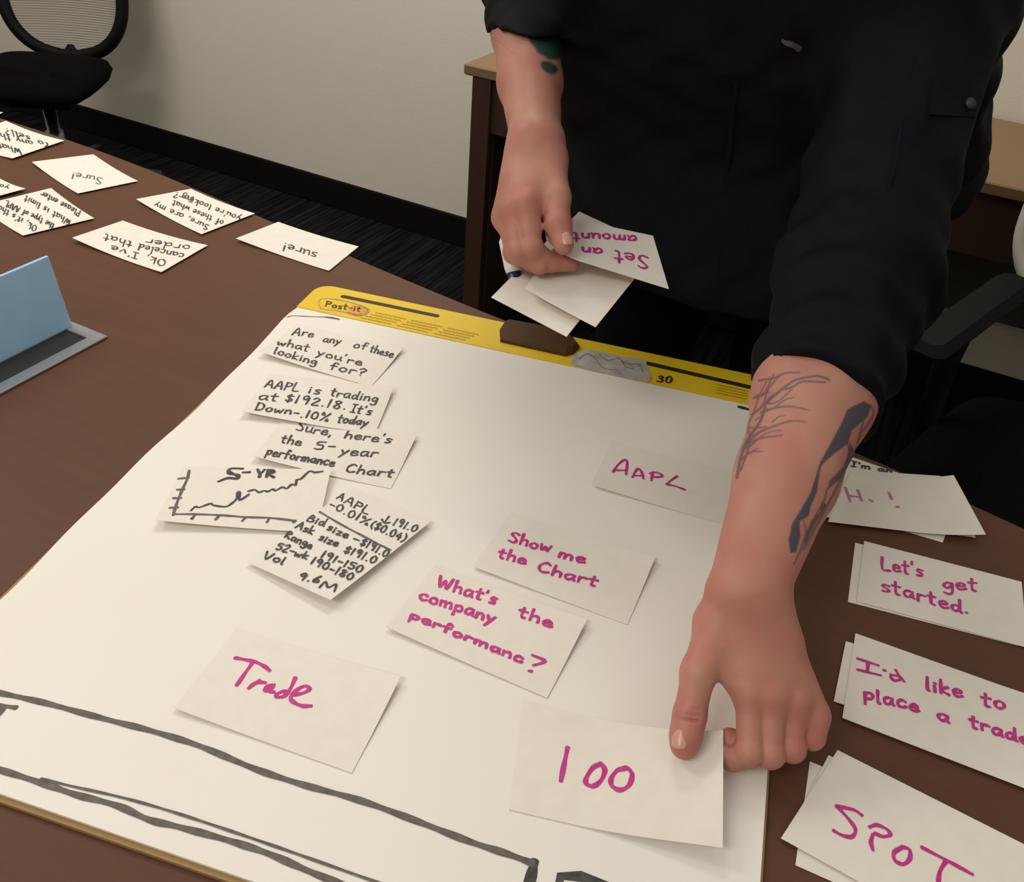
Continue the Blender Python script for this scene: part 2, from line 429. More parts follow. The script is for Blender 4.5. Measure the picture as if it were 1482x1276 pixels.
def mesh_material():
    m = bpy.data.materials.new('grey_chair_mesh'); m.use_nodes = True
    nt = m.node_tree; b = nt.nodes['Principled BSDF']
    b.inputs['Roughness'].default_value = 0.8
    tc = nt.nodes.new('ShaderNodeTexCoord')
    w = nt.nodes.new('ShaderNodeTexWave'); w.inputs['Scale'].default_value = 42; w.bands_direction = 'Z'; w.inputs['Distortion'].default_value = 0.6
    nt.links.new(tc.outputs['Object'], w.inputs['Vector'])
    cr = nt.nodes.new('ShaderNodeValToRGB'); cr.color_ramp.elements[0].color = srgb(126, 120, 110); cr.color_ramp.elements[1].color = srgb(172, 165, 152)
    nt.links.new(w.outputs['Fac'], cr.inputs['Fac']); nt.links.new(cr.outputs['Color'], b.inputs['Base Color'])
    return m
M['mesh'] = mesh_material()
M['paleframe'] = material('pale_grey_frame', srgb(186, 180, 168), 0.6, spec=0.2)
M['leggrey'] = material('dark_grey_base_metal', srgb(70, 70, 72), 0.35, metal=0.6)
office_chair('office_chair', -1.98, 1.15, -60, 'black office chair with grey mesh back by the wall, at the photo\'s left edge', back_tilt=10, arms=False, gap=-0.04, ss=0.78, z_seat=0.44)
office_chair('office_chair', 1.045, 0.59, -108, 'black office chair with pale grey back edge, at the photo\'s right edge', frame=M['paleframe'], fr_r=0.013, back_tilt=12, bw=0.74, ax_=0.265)

# ------------------------------------------------------------------ table power port
pp = empty('power_port', (-0.18, -0.40, TABLE)); tag(pp, 'flip up power port with blue grey lid and silver frame set in the table', 'power port')
x0, x1, y0, y1, fw = -0.222, -0.144, -0.66, -0.183, 0.0165
f_ = MB()
z0, z1 = TABLE, TABLE+0.004
f_.box((x1-fw, y0, z0), (x1, y1, z1), bev=0.001); f_.box((x0, y0, z0), (x0+0.010, y1, z1), bev=0.001)
f_.box((x0+0.010, y1-fw, z0), (x1-fw, y1, z1), bev=0.001); f_.box((x0+0.010, y0, z0), (x1-fw, y0+fw, z1), bev=0.001)
rel(pp, f_).build('port_frame', M['metal'], pp)
rel(pp, MB().box((x0+0.010, y0+fw, TABLE+0.0002), (x1-fw, y1-fw, TABLE+0.0012))).build('port_recess', M['recess'], pp)
ld = MB().box((0, y0+fw+0.002, 0), (0.004, y1-fw-0.001+0.010, 0.092), bev=0.001)
th = math.radians(-7)
ld.v = [(x0+0.024+v[0]*math.cos(th)+v[2]*math.sin(th), v[1], TABLE+0.003-v[0]*math.sin(th)+v[2]*math.cos(th)) for v in ld.v]
rel(pp, ld).build('lid', M['lid'], pp)

# ------------------------------------------------------------------ stroke lettering
G = {}
def glyph(ch, w, s):
    G[ch] = (w, [[tuple(map(float, p.split(','))) for p in st.split()] for st in s.split('|')] if s else [])
glyph(' ', .5, '')
glyph('a', .55, '.48,.45 .3,.55 .08,.38 .1,.08 .28,.02 .46,.3|.48,.52 .46,.15 .55,.0')
glyph('b', .5, '.08,1 .06,.02|.06,.3 .25,.52 .45,.35 .4,.08 .2,0 .06,.12')
glyph('c', .5, '.46,.45 .28,.55 .08,.35 .12,.06 .3,0 .48,.1')
glyph('d', .55, '.44,.4 .25,.5 .06,.3 .12,.03 .3,.05 .46,.35|.48,1 .46,.1 .56,0')
glyph('e', .5, '.06,.28 .4,.3 .42,.45 .26,.54 .08,.35 .12,.06 .3,0 .5,.1')
glyph('f', .45, '.45,.88 .32,1 .2,.85 .18,0|.04,.52 .4,.55')
glyph('g', .5, '.44,.45 .25,.55 .06,.35 .2,.1 .42,.3|.46,.52 .44,-.2 .25,-.35 .06,-.25')
glyph('h', .5, '.08,1 .06,0|.06,.3 .25,.5 .42,.4 .44,0')
glyph('i', .22, '.1,.52 .1,0|.1,.74 .11,.76')
glyph('j', .28, '.2,.52 .18,-.2 .05,-.32|.2,.74 .21,.76')
glyph('k', .5, '.08,1 .06,0|.42,.55 .08,.25 .45,0')
glyph('l', .22, '.1,1 .08,.1 .18,0')
glyph('m', .75, '.06,.5 .06,0|.06,.3 .22,.52 .34,.4 .34,0|.34,.3 .52,.52 .66,.4 .68,0')
glyph('n', .5, '.06,.5 .06,0|.06,.3 .26,.52 .42,.4 .44,0')
glyph('o', .5, '.26,.54 .08,.4 .08,.1 .26,0 .44,.15 .42,.42 .26,.54')
glyph('p', .5, '.08,.52 .04,-.35|.08,.4 .28,.55 .45,.38 .36,.1 .08,.1')
glyph('r', .42, '.08,.52 .06,0|.06,.3 .2,.5 .42,.48')
glyph('s', .42, '.4,.5 .18,.54 .1,.38 .34,.22 .32,.04 .06,.02')
glyph('t', .42, '.2,.9 .18,.08 .34,0|.02,.58 .4,.6')
glyph('u', .5, '.06,.52 .08,.08 .26,.02 .42,.2|.44,.52 .44,.08 .54,0')
glyph('v', .45, '.04,.52 .2,.0 .44,.54')
glyph('w', .65, '.04,.52 .14,.02 .32,.4 .46,.02 .62,.54')
glyph('x', .45, '.04,.52 .42,0|.42,.54 .04,0')
glyph('y', .5, '.06,.52 .22,.1|.48,.54 .04,-.38')
glyph('z', .45, '.04,.5 .42,.5 .06,.02 .44,.04')
glyph('A', .7, '.02,0 .36,1 .62,0|.14,.36 .55,.36')
glyph('B', .6, '.08,.98 .06,0|.06,.98 .45,.85 .4,.58 .1,.5|.1,.5 .54,.38 .46,.05 .06,0')
glyph('C', .6, '.54,.85 .34,1 .08,.65 .1,.2 .3,0 .56,.12')
glyph('I', .4, '.02,.98 .38,.98|.2,.98 .2,.02|.02,.02 .38,.02')
glyph('L', .55, '.1,1 .06,.04 .52,.02')
glyph('M', .85, '.04,0 .14,1 .4,.3 .66,1 .78,0')
glyph('O', .7, '.34,1 .08,.7 .1,.2 .34,0 .6,.25 .58,.75 .34,1')
glyph('P', .58, '.1,.98 .06,0|.06,.95 .45,.92 .52,.68 .36,.5 .1,.48')
glyph('R', .62, '.1,.98 .06,0|.06,.95 .45,.92 .5,.68 .1,.5 .56,0')
glyph('S', .55, '.52,.88 .3,1 .1,.8 .45,.35 .35,.02 .04,.1')
glyph('V', .6, '.04,1 .24,0 .58,1')
glyph('W', .85, '.04,1 .2,0 .4,.7 .58,0 .8,1')
glyph('Y', .55, '.04,1 .26,.5 .5,1|.26,.5 .24,0')
glyph('0', .52, '.26,.98 .08,.7 .08,.2 .26,0 .44,.25 .42,.75 .26,.98')
glyph('1', .25, '.14,1 .1,0')
glyph('2', .5, '.08,.8 .26,1 .42,.75 .06,.02 .46,.04')
glyph('3', .5, '.08,.9 .28,1 .42,.8 .2,.55|.2,.55 .44,.35 .3,.02 .04,.1')
glyph('7', .48, '.04,.98 .44,.96 .16,0')
glyph('D', .62, '.08,.98 .06,.02|.04,.98 .4,.9 .56,.5 .4,.1 .04,.02')
glyph('H', .6, '.08,1 .06,0|.52,1 .5,0|.08,.5 .52,.5')
glyph('4', .52, '.3,1 .06,.4 .46,.42|.36,.7 .34,0')
glyph('5', .5, '.46,.98 .14,.96 .1,.6 .38,.55 .42,.15 .2,0 .06,.08')
glyph('6', .5, '.4,1 .12,.5 .1,.1 .3,0 .44,.2 .3,.45 .1,.25')
glyph('8', .5, '.42,.85 .25,1 .1,.8 .4,.3 .28,0 .08,.2 .42,.85')
glyph('9', .5, '.42,.8 .25,1 .08,.75 .22,.5 .42,.8 .36,0')
glyph('$', .45, '.42,.8 .2,.9 .08,.7 .38,.35 .28,.1 .04,.2|.24,1.05 .2,-.05')
glyph('%', .7, '.15,1 .05,.75 .25,.72 .15,1|.62,1 .1,0|.55,.3 .45,.1 .62,.05 .55,.3')
glyph('.', .22, '.1,.03 .12,.0')
glyph(',', .22, '.12,.06 .06,-.18')
glyph("'", .18, '.1,1 .07,.8')
glyph('!', .22, '.12,1 .1,.3|.1,.03 .11,.0')
glyph('?', .5, '.06,.82 .26,1 .44,.78 .2,.45 .2,.28|.2,.03 .21,.0')
glyph('-', .42, '.06,.4 .38,.42')
glyph('(', .3, '.26,1.05 .08,.7 .08,.25 .26,-.1')
glyph(')', .3, '.06,1.05 .24,.7 .24,.25 .06,-.1')
glyph('^', .5, '.26,1 .24,0|.04,.3 .24,0 .46,.34')      # arrow pointing down

def text_px(s, p0, p1, top):
    """lay a line of stroke lettering out between two photo points; top = offset of the cap height"""
    adv = []; x = 0
    for ch in s:
        w = G[ch][0]; adv.append(x); x += w+(0.12 if ch != ' ' else 0)
    tot = max(x-0.12, .1)
    p0 = np.array(p0, float); d = np.array(p1, float)-p0; top = np.array(top, float)
    rnd = random.Random(s)
    out = []
    for ch, ax in zip(s, adv):
        jy = rnd.uniform(-.05, .05); jh = rnd.uniform(.92, 1.08)
        for st in G[ch][1]:
            out.append([p0+d*((ax+q[0])/tot)+top*(q[1]*jh+jy) for q in st])
    return out

def spline(pts, n=5):
    P = [np.asarray(p, float) for p in pts]
    if len(P) < 3:
        return [P[0]+(P[-1]-P[0])*t for t in np.linspace(0, 1, 6)]
    out = []
    for i in range(len(P)-1):
        p0, p1, p2, p3 = P[max(i-1, 0)], P[i], P[i+1], P[min(i+2, len(P)-1)]
        for k in range(n):
            t = k/n
            out.append(0.5*((2*p1)+(p2-p0)*t+(2*p0-5*p1+4*p2-p3)*t*t+(3*p1-p0-3*p2+p3)*t**3))
    out.append(P[-1])
    return out

def ribbon(mb, P, width, nrm=None, rnd=None):
    """flat stroke along world points P lying on a surface with normals nrm"""
    P = [np.asarray(p, float) for p in P]
    Q = [P[0]]
    for p in P[1:]:
        if np.linalg.norm(p-Q[-1]) > width*0.12: Q.append(p)
    if len(Q) < 2: Q = [P[0], P[0]+np.array([width*0.3, 0, 0])]
    P = Q; n = len(P); vs = []
    for i, p in enumerate(P):
        t = P[min(i+1, n-1)]-P[max(i-1, 0)]; t /= np.linalg.norm(t)+1e-12
        up = nrm[i] if nrm is not None else np.array([0, 0, 1.0])
        s = np.cross(up, t); s /= np.linalg.norm(s)+1e-12
        wv = width/2*(0.92+0.16*math.sin(i*0.7+p[0]*90))
        p = p+up*(i*3e-6)
        vs += [p+s*wv, p-s*wv]
    fs = [(2*i, 2*i+1, 2*i+3, 2*i+2) for i in range(n-1)]
    k = len(vs)
    # rounded ends
    for idx, sg in ((0, -1), (n-1, 1)):
        p = P[idx]; t = (P[1]-P[0]) if idx == 0 else (P[-1]-P[-2]); t /= np.linalg.norm(t)+1e-12
        s = np.cross(nrm[idx] if nrm is not None else np.array([0, 0, 1.0]), t); s /= np.linalg.norm(s)+1e-12
        c = len(vs)
        pts = []
        for a in (60, 30, 0, -30, -60):
            a = math.radians(a); pts.append(p+t*sg*math.cos(a)*width*.42+s*math.sin(a)*width/2)
        vs += pts
        ids = [2*idx, c, c+1, c+2, c+3, c+4, 2*idx+1]
        fs.append(tuple(ids if sg < 0 else ids[::-1]))
    mb.add(vs, [f[::-1] for f in fs])

# ------------------------------------------------------------------ note cards
CARDW, CARDH = 0.1475, 0.0865
class Card:
    """a paper card; corners are world xy; lift(u,v) its height above z"""
    def __init__(self, TL, TR, BR, BL, z, lift):
        self.TL, self.TR, self.BR, self.BL = [np.array(c[:2], float) for c in (TL, TR, BR, BL)]
        self.z, self.lift = z, lift
    def xy(self, u, v):
        return (self.BL*(1-u)+self.BR*u)*(1-v)+(self.TL*(1-u)+self.TR*u)*v
    def uv(self, p):
        p = np.array(p[:2]); u, v = .5, .5
        for _ in range(6):
            r = self.xy(u, v)-p
            du = (self.BR-self.BL)*(1-v)+(self.TR-self.TL)*v
            dv = (self.TL-self.BL)*(1-u)+(self.TR-self.BR)*u
            try: s = np.linalg.solve(np.stack([du, dv], 1), -r)
            except Exception: break
            u += s[0]; v += s[1]
        return u, v
    def pt(self, u, v, dz=0.0):
        p = self.xy(u, v); return np.array([p[0], p[1], self.z+self.lift(u, v)+dz])
    def from_px(self, px, py, dz=0.00035):
        z = self.z
        for _ in range(4):
            p = at(px, py, z); u, v = self.uv(p); u = min(max(u, .008), .992); v = min(max(v, .012), .988)
            z = self.z+self.lift(min(max(u, 0), 1), min(max(v, 0), 1))
        return self.pt(u, v, dz)
    def build(self, name, label, group, nu=16, nv=10, mat=None, th=0.0003):
        vs = []; fs = []
        for dz in (0.0, -th):
            for j in range(nv+1):
                for i in range(nu+1): vs.append(self.pt(i/nu, j/nv, dz))
        n = (nu+1)*(nv+1); w = nu+1
        for j in range(nv):
            for i in range(nu):
                a = j*w+i; fs.append((a, a+1, a+w+1, a+w)); fs.append((n+a, n+a+w, n+a+w+1, n+a+1))
        rim = [i for i in range(nu)] + [j*w+nu for j in range(nv)] + [nv*w+i for i in range(nu, 0, -1)] + [j*w for j in range(nv, 0, -1)]
        for a, b in zip(rim, rim[1:]+rim[:1]): fs.append((a, n+a, n+b, b))
        c = self.pt(.5, .5)
        root = bpy.data.objects
        o = link(name, [v-c for v in vs], fs, mat or M['paper'], None, False)
        o.location = tuple(c)
        tag(o, label, 'note card', group)
        self.o, self.c = o, c
        return self
    def ink(self, strokes, width, mat, name='handwriting', label=None, smooth=True):
        mb = MB()
        for k, st in enumerate(strokes):
            P = spline(st) if smooth else [np.asarray(p, float) for p in st]
            ribbon(mb, [self.from_px(p[0], p[1], .0003+.000004*k)-self.c for p in P], width)
        o = mb.build(name, mat, self.o)
        if label: o['label'] = label
        return o

def curl(a=0.004, b=0.003, base=0.0008):
    return lambda u, v: base + a*(1-u)**2*(1-v)**2 + b*u*u*v*v
def card_edge(BL, DIR, z, lift, w=CARDW, h=CARDH, scale_to=None):
    """a card from its lower left corner and a point along its lower edge, both in photo pixels"""
    a = at(*BL, z); b = at(*DIR, z); d = (b-a)[:2]; d /= np.linalg.norm(d); nn = np.array([-d[1], d[0]])
    return Card(a[:2]+nn*h, a[:2]+d*w+nn*h, a[:2]+d*w, a[:2], z, lift)
def card_px(TL, TR, BR, BL, z, lift):
    return Card(*[at(*p, z) for p in (TL, TR, BR, BL)], z, lift)

def off(lst, ox, oy, s):
    return [[(ox+x/s, oy+y/s) for x, y in st] for st in lst]

# ------------------------------------------------------------------ easel pad
A = math.radians(11.71)
ca, sa = math.cos(A), math.sin(A)
PW, PL, PH = 0.635, 0.685, 0.068
def padp(x, y, z=0.0):
    return np.array([x*ca-y*sa, x*sa+y*ca, z])
def pad_inv(p):
    return (p[0]*ca+p[1]*sa, -p[0]*sa+p[1]*ca)
ep = empty('easel_pad', (0.3, -0.3, TABLE)); tag(ep, 'large white easel pad with yellow header lying on the brown table', 'easel pad')
def pad_prism(poly, z0, z1, name, mat, parent=ep):
    mb = MB().prism([padp(*p) for p in poly], z0, z1)
    return rel(ep, mb).build(name, mat, parent)
def rounded(x0, y0, x1, y1, rbl, rbr, rtr, rtl, n=6):
    out = []
    for cx, cy, r, a0 in ((x0, y0, rbl, 180), (x1, y0, rbr, 270), (x1, y1, rtr, 0), (x0, y1, rtl, 90)):
        sx = 1 if cx == x0 else -1; sy = 1 if cy == y0 else -1
        if r == 0: out.append((cx, cy)); continue
        for k in range(n+1):
            a = math.radians(a0+90*k/n); out.append((cx+sx*r+r*math.cos(a), cy+sy*r+r*math.sin(a)))
    return out
pad_prism(rounded(-0.002, -PL-0.004, PW+0.002, PH, 0.002, 0.002, .022, .022), TABLE+0.0002, TABLE+0.0035, 'backing_board', M['kraft'])
# the stack of sheets, its left margin slightly wavy
ys = np.linspace(-PL, -0.0005, 40)
left = [(0.0015*math.sin(y*21)+0.001*math.sin(y*47+1)-(0.004*math.exp(-((y+0.02)/0.03)**2)), y) for y in ys]
poly = [(PW, -PL), (PW, -0.0005)] + left[::-1]
pad_prism(poly, TABLE+0.0036, PAD, 'sheets', M['sheet'])
hdr = pad_prism(rounded(-0.003, 0.0, PW+0.003, PH+0.001, 0, 0, .022, .022), TABLE+0.0036, PAD+0.0009, 'header', M['yellow'])
ZH = PAD+0.0009
def hdr_poly(pts_px, name, mat, parent=hdr, dz=0.0004, th=None):
    vs = [at(px, py, ZH) for px, py in pts_px]
    mb = MB()
    vv = [(p[0], p[1], ZH+dz) for p in vs]
    if mb is not None:
        # make sure it faces upward
        a = sum(vv[i][0]*vv[(i+1) % len(vv)][1]-vv[(i+1) % len(vv)][0]*vv[i][1] for i in range(len(vv)))
        if a < 0: vv = vv[::-1]
    mb.prism([(p[0], p[1]) for p in vv], ZH-0.0003, ZH+dz)
    return rel(ep, mb).build(name, mat, parent)
def hdr_strokes(strokes, width, mat, name, dz=0.0007, parent=hdr):
    mb = MB()
    for st in strokes:
        ribbon(mb, [at(p[0], p[1], ZH)+np.array([0, 0, dz]) for p in spline(st)], width)
    return rel(ep, mb).build(name, mat, parent)
# two long carry slots
for a, b, wd in (((497, 429), (632, 457), 0.0075), ((938, 526), (1135, 572), 0.0085)):
    P0, P1 = at(*a, ZH), at(*b, ZH)
    d = P1-P0; d /= np.linalg.norm(d); s = np.array([-d[1], d[0], 0])
    pts = []
    for c, sg in ((P0, -1), (P1, 1)):
        for k in range(7):
            an = math.radians(-90+30*k)*1.0
            pts.append(c + d*sg*math.cos(an)*wd/2 + s*sg*math.sin(an)*wd/2)
    mb = MB().prism([(p[0], p[1]) for p in pts], ZH-0.0003, ZH+0.0004)
    rel(ep, mb).build('carry_slot', M['slot'], hdr)
# printed logo: an arrow-ended patch with script lettering and an orange end
o1 = 380; o2 = 390; sc = 5.7
def q(*pts): return [(o1+x/sc, o2+y/sc) for x, y in pts]
hdr_strokes([q((460, 262), (505, 238), (690, 262), (880, 330), (800, 382), (650, 345), (490, 322), (460, 262))], 0.0016, M['torn'], 'logo_outline')
hdr_strokes([q((735, 300), (868, 332), (800, 380), (700, 354))], 0.0008, M['black_ink'], 'logo_edge', dz=0.0009)
hdr_poly(q((735, 300), (868, 332), (795, 376), (700, 352)), 'logo_orange_end', M['orange'])
lg = text_px("Post-it", (o1+515/sc, o2+305/sc), (o1+805/sc, o2+352/sc), (6/sc*2, -44/sc))
hdr_strokes(lg, 0.0022, M['black_ink'], 'logo_lettering')
fine = []
for k in range(4):
    y = 0.006+k*0.0065
    for a in range(3):
        xs = 0.085+a*0.05+k*0.004
        P = [padp(xs+t*0.042, y+0.0009*math.sin(t*40+k)) for t in np.linspace(0, 1, 14)]
        fine.append([project((p[0], p[1], ZH)) for p in P])
hdr_strokes(fine, 0.0014, M['dark_yellow'], 'fine_print')
fine = []
for k in range(4):
    y = 0.010+k*0.006
    for a in range(2):
        xs = 0.545+a*0.042
        P = [padp(xs+t*0.036, y+0.0008*math.sin(t*40+k)) for t in np.linspace(0, 1, 14)]
        fine.append([project((p[0], p[1], ZH)) for p in P])
hdr_strokes(fine, 0.0014, M['dark_yellow'], 'fine_print')
hdr_strokes(text_px("30", (950, 553), (972, 555), (2, -9)), 0.0028, M['slot'], 'sheet_count')
# torn grey paper left on the header
tp = [(825, 528), (829, 515), (846, 506), (862, 508), (880, 511), (900, 517), (925, 519), (934, 522), (938, 535), (943, 547), (940, 553), (915, 549), (880, 541), (850, 535)]
hdr_poly(tp, 'torn_paper', M['torn'], dz=0.0008)
hdr_strokes([[(838, 520), (850, 513), (862, 520), (872, 533), (890, 536)], [(865, 512), (878, 522), (896, 520), (905, 531), (918, 535)], [(893, 518), (908, 527), (925, 528), (930, 540)]], 0.0009, M['grey_ink'], 'torn_paper_crease', dz=0.0011)
# brown handle block in the middle of the header
base = [(723, 481), (731, 468), (795, 477), (826, 488), (838, 505), (829, 513), (818, 516), (724, 495)]
vs0 = [at(px, py, ZH) for px, py in base]
c0 = np.mean(vs0, 0)
low = [(p[0], p[1], ZH-0.0003) for p in vs0]
mid = [(p[0], p[1], ZH+0.004) for p in vs0]
topv = [tuple(np.array([c0[0]+(p[0]-c0[0])*0.9, c0[1]+(p[1]-c0[1])*0.66+0.004, ZH+0.008])) for p in vs0]
n = len(base); mb = MB()
order = list(range(n))[::-1]
vs = [low[i] for i in order]+[mid[i] for i in order]+[topv[i] for i in order]
fs = [tuple(range(n-1, -1, -1)), tuple(range(2*n, 3*n))]+[(k*n+i, k*n+(i+1) % n, (k+1)*n+(i+1) % n, (k+1)*n+i) for k in range(2) for i in range(n)]
mb.add(vs, fs)
rel(ep, mb).build('carry_handle', M['handle'], hdr)

# marker lines drawn on the sheet
def sheet_ink(strokes, width, mat, name, dz=0.0003, smooth=True):
    mb = MB()
    for st in strokes:
        P = spline(st) if smooth else [np.asarray(p, float) for p in st]
        ribbon(mb, [at(p[0], p[1], PAD)+np.array([0, 0, dz]) for p in P], width)
    return rel(ep, mb).build(name, mat, ep)
sheet_ink([[(-30, 996), (0, 1003), (60, 1016), (150, 1040), (220, 1058), (290, 1080), (370, 1113), (440, 1136), (520, 1158), (600, 1187), (680, 1218), (735, 1236), (772, 1250)]], 0.0052, M['grey_ink'], 'drawn_box_line')
sheet_ink([[(773, 1248), (770, 1262), (760, 1300)]], 0.0075, M['black_ink'], 'drawn_box_side')
sheet_ink([[(-30, 1104), (0, 1114), (60, 1133), (110, 1150), (170, 1166), (215, 1186), (260, 1197), (330, 1216), (390, 1236), (450, 1262), (520, 1290)]], 0.0050, M['grey_ink'], 'drawn_lower_line')
sheet_ink([[(60, 1127), (100, 1137), (180, 1155), (250, 1175), (320, 1198), (390, 1222), (450, 1243), (560, 1282)]], 0.0022, M['grey_ink'], 'drawn_thin_line', dz=0.0005)
sheet_ink([[(-25, 1018), (0, 1021), (23, 1024)], [(6, 1022), (2, 1030), (-8, 1042)]], 0.0042, M['grey_ink'], 'drawn_letter')
sheet_ink([[(806, 1300), (811, 1268), (840, 1268), (880, 1282)]], 0.0070, M['black_ink'], 'drawn_corner', smooth=False)
sheet_ink([[(416, 459), (424, 457), (445, 458), (470, 459), (488, 462)]], 0.0018, M['grey_ink'], 'drawn_swoosh')
sheet_ink([[(472, 459), (480, 460), (490, 462)]], 0.0040, M['grey_ink'], 'drawn_swoosh_end', dz=0.0005)
sheet_ink([[(1070, 589), (1090, 594)]], 0.0060, M['black_ink'], 'registration_mark')

# ------------------------------------------------------------------ cards on the pad
gp = 'note cards laid out on the easel pad'
Zp = PAD
def lines(rows, top):
    out = []
    for s, a, b in rows: out += text_px(s, a, b, top)
    return out
def lo(ox, oy, s, rows, top):
    return lines([(t, (ox+a[0]/s, oy+a[1]/s), (ox+b[0]/s, oy+b[1]/s)) for t, a, b in rows], (top[0]/s, top[1]/s))
BKW = 0.0025; MGW = 0.0032

a_ = card_edge((376, 516), (531, 558), Zp, curl(.007, .005)).build('note_card', 'white card just below the yellow header asking Are any of these what you\'re looking for', gp)
a_.ink(lo(380, 460, 6.175, [("Are", (262, 150), (450, 172)), ("any", (535, 212), (690, 240)), ("of", (805, 268), (925, 285)), ("these", (955, 300), (1160, 355)),
    ("what", (125, 240), (405, 300)), ("you're", (480, 330), (880, 430)), ("looking", (95, 318), (475, 420)), ("for?", (590, 460), (915, 525))], (28, -62)), BKW, M['black_ink'])
c_ = card_edge((366, 667), (568, 708), Zp, curl(.006, .005)).build('note_card', 'white card reading Sure, here\'s the 5-year performance chart, above the drawn chart card', gp)
c_.ink(lo(340, 540, 5.293, [("Sure,", (462, 440), (740, 478)), ("here's", (835, 495), (1190, 540)), ("the", (345, 530), (500, 556)), ("5-", (600, 580), (760, 592)), ("year", (800, 620), (1085, 640)),
    ("performance", (235, 625), (755, 715)), ("Chart", (840, 758), (1205, 795))], (30, -62)), BKW, M['black_ink'])
b_ = card_edge((350, 602), (543, 629), Zp+.0012, curl(.006, .005)).build('note_card', 'white card with black note that AAPL is trading at $192.18, down .10% today', gp)
b_.ink(lo(340, 540, 5.293, [("AAPL", (225, 108), (485, 140)), ("is", (555, 150), (650, 162)), ("trading", (725, 170), (1085, 225)),
    ("at", (175, 200), (320, 212)), ("$192.18.", (380, 215), (850, 280)), ("It's", (880, 300), (1040, 320)),
    ("Down", (150, 285), (430, 312)), ("-.10%", (440, 325), (715, 375)), ("today", (780, 375), (1010, 405))], (26, -58)), BKW, M['black_ink'])
d_ = card_edge((226, 760), (458, 771), Zp+.0022, curl(.006, .006)).build('note_card', 'white card with a hand drawn rising line chart titled 5-YR', gp)
ch = off([[(350, 115), (335, 180), (290, 280), (250, 380), (222, 470)], [(225, 462), (380, 462), (600, 470), (800, 485), (1000, 492), (1195, 515)],
          [(265, 180), (345, 172)], [(255, 268), (310, 265)], [(225, 335), (285, 333)], [(198, 412), (260, 408)],
          [(395, 470), (370, 500)], [(588, 475), (560, 505)], [(800, 485), (772, 515)], [(985, 495), (968, 525)], [(1195, 512), (1178, 527)]], 210, 660, 5.489)
d_.ink(ch, 0.0030, M['grey_ink'], 'chart_axes')
cl = off([[(365, 432), (400, 402), (430, 408), (520, 378), (545, 392), (640, 402), (690, 375), (725, 340), (735, 290), (755, 290), (745, 345), (765, 345), (825, 305)],
          [(820, 280), (870, 268), (905, 288), (945, 275), (975, 282), (1015, 262), (1035, 275), (1090, 248), (1125, 258), (1165, 225), (1195, 232), (1205, 190), (1240, 180), (1305, 122), (1350, 130), (1410, 122)]], 210, 660, 5.489)
d_.ink(cl, 0.0026, M['black_ink'], 'chart_line')
d_.ink(off([[(775, 100), (680, 100), (665, 140), (740, 150), (735, 180), (660, 175), (585, 202)], [(665, 120), (740, 165), (720, 180)], [(780, 130), (830, 128)]], 210, 660, 5.489)
       + lo(210, 660, 5.489, [("YR", (880, 165), (1030, 172))], (10, -60)), 0.0036, M['black_ink'], 'chart_title')
f_bl, f_br, f_tr = at(357, 814, Zp+.003), at(479, 876, Zp+.003), at(624, 757, Zp+.003)
f_c = Card(f_bl+f_tr-f_br, f_tr, f_br, f_bl, Zp+.0032, lambda u, v: .0008+.006*u*(1-v)**1.5+.002*u*u*v).build('note_card', 'upright white card listing bid size, ask size, range and volume in black', gp)
f_c.ink(lo(350, 690, 5.489, [("AAPL", (735, 165), (1000, 300)), ("^", (1095, 350), (1170, 385)), ("191.0", (1195, 380), (1380, 440)),
    ("-0.01%", (685, 235), (1000, 390)), ("($0.04)", (1015, 400), (1285, 520)),
    ("Bid", (510, 350), (650, 395)), ("size", (670, 420), (835, 490)), ("-", (870, 510), (920, 530)), ("$191.0", (935, 540), (1150, 640)),
    ("Ask", (420, 405), (560, 460)), ("size", (605, 500), (755, 555)), ("$191.0", (805, 600), (1055, 690)),
    ("Range", (335, 480), (545, 575)), ("191-150", (620, 640), (945, 765)), ("52-wk", (265, 575), (515, 660)), ("190-180", (540, 690), (870, 825)),
    ("Vol", (165, 645), (325, 700)), ("9.6", (440, 815), (610, 845)), ("M", (610, 880), (745, 915))], (34, -52)), 0.0021, M['black_ink'])
f_c.ink(off([[(618, 278), (800, 385), (1000, 490), (1178, 582)]], 350, 690, 5.489), 0.0026, M['grey_ink'], 'drawn_line')

g_ = card_edge((855, 706), (1000, 746), Zp, curl(.0035, .001)).build('note_card', 'white card with AAPL in magenta capitals, beside the bare forearm', gp)
g_.ink(off([[(340, 315), (380, 255), (435, 212), (460, 228), (450, 335)], [(372, 300), (455, 300)], [(505, 360), (535, 305), (560, 285), (585, 320), (600, 372)], [(528, 346), (598, 346)],
            [(680, 325), (672, 360), (668, 388)], [(655, 328), (690, 318), (735, 325), (762, 350), (735, 358), (680, 357)], [(890, 350), (840, 385), (800, 420), (830, 425)], [(800, 422), (870, 435), (955, 467)]], 830, 630, 5.928), MGW, M['magenta'])
h_ = card_edge((685, 823), (907, 904), Zp, curl(.0025, .005)).build('note_card', 'white card reading "Show me the chart" in magenta', gp)
h_.ink(lo(540, 740, 3.447, [("Show", (672, 150), (880, 205)), ("me", (922, 225), (1052, 262)), ("the", (618, 228), (758, 264)), ("Chart", (815, 298), (1112, 372))], (18, -48)), MGW, M['magenta'])
i_ = card_edge((559, 911), (791, 1010), Zp+.0004, curl(.003, .006)).build('note_card', 'white card asking "What\'s the company performanc?" in magenta', gp)
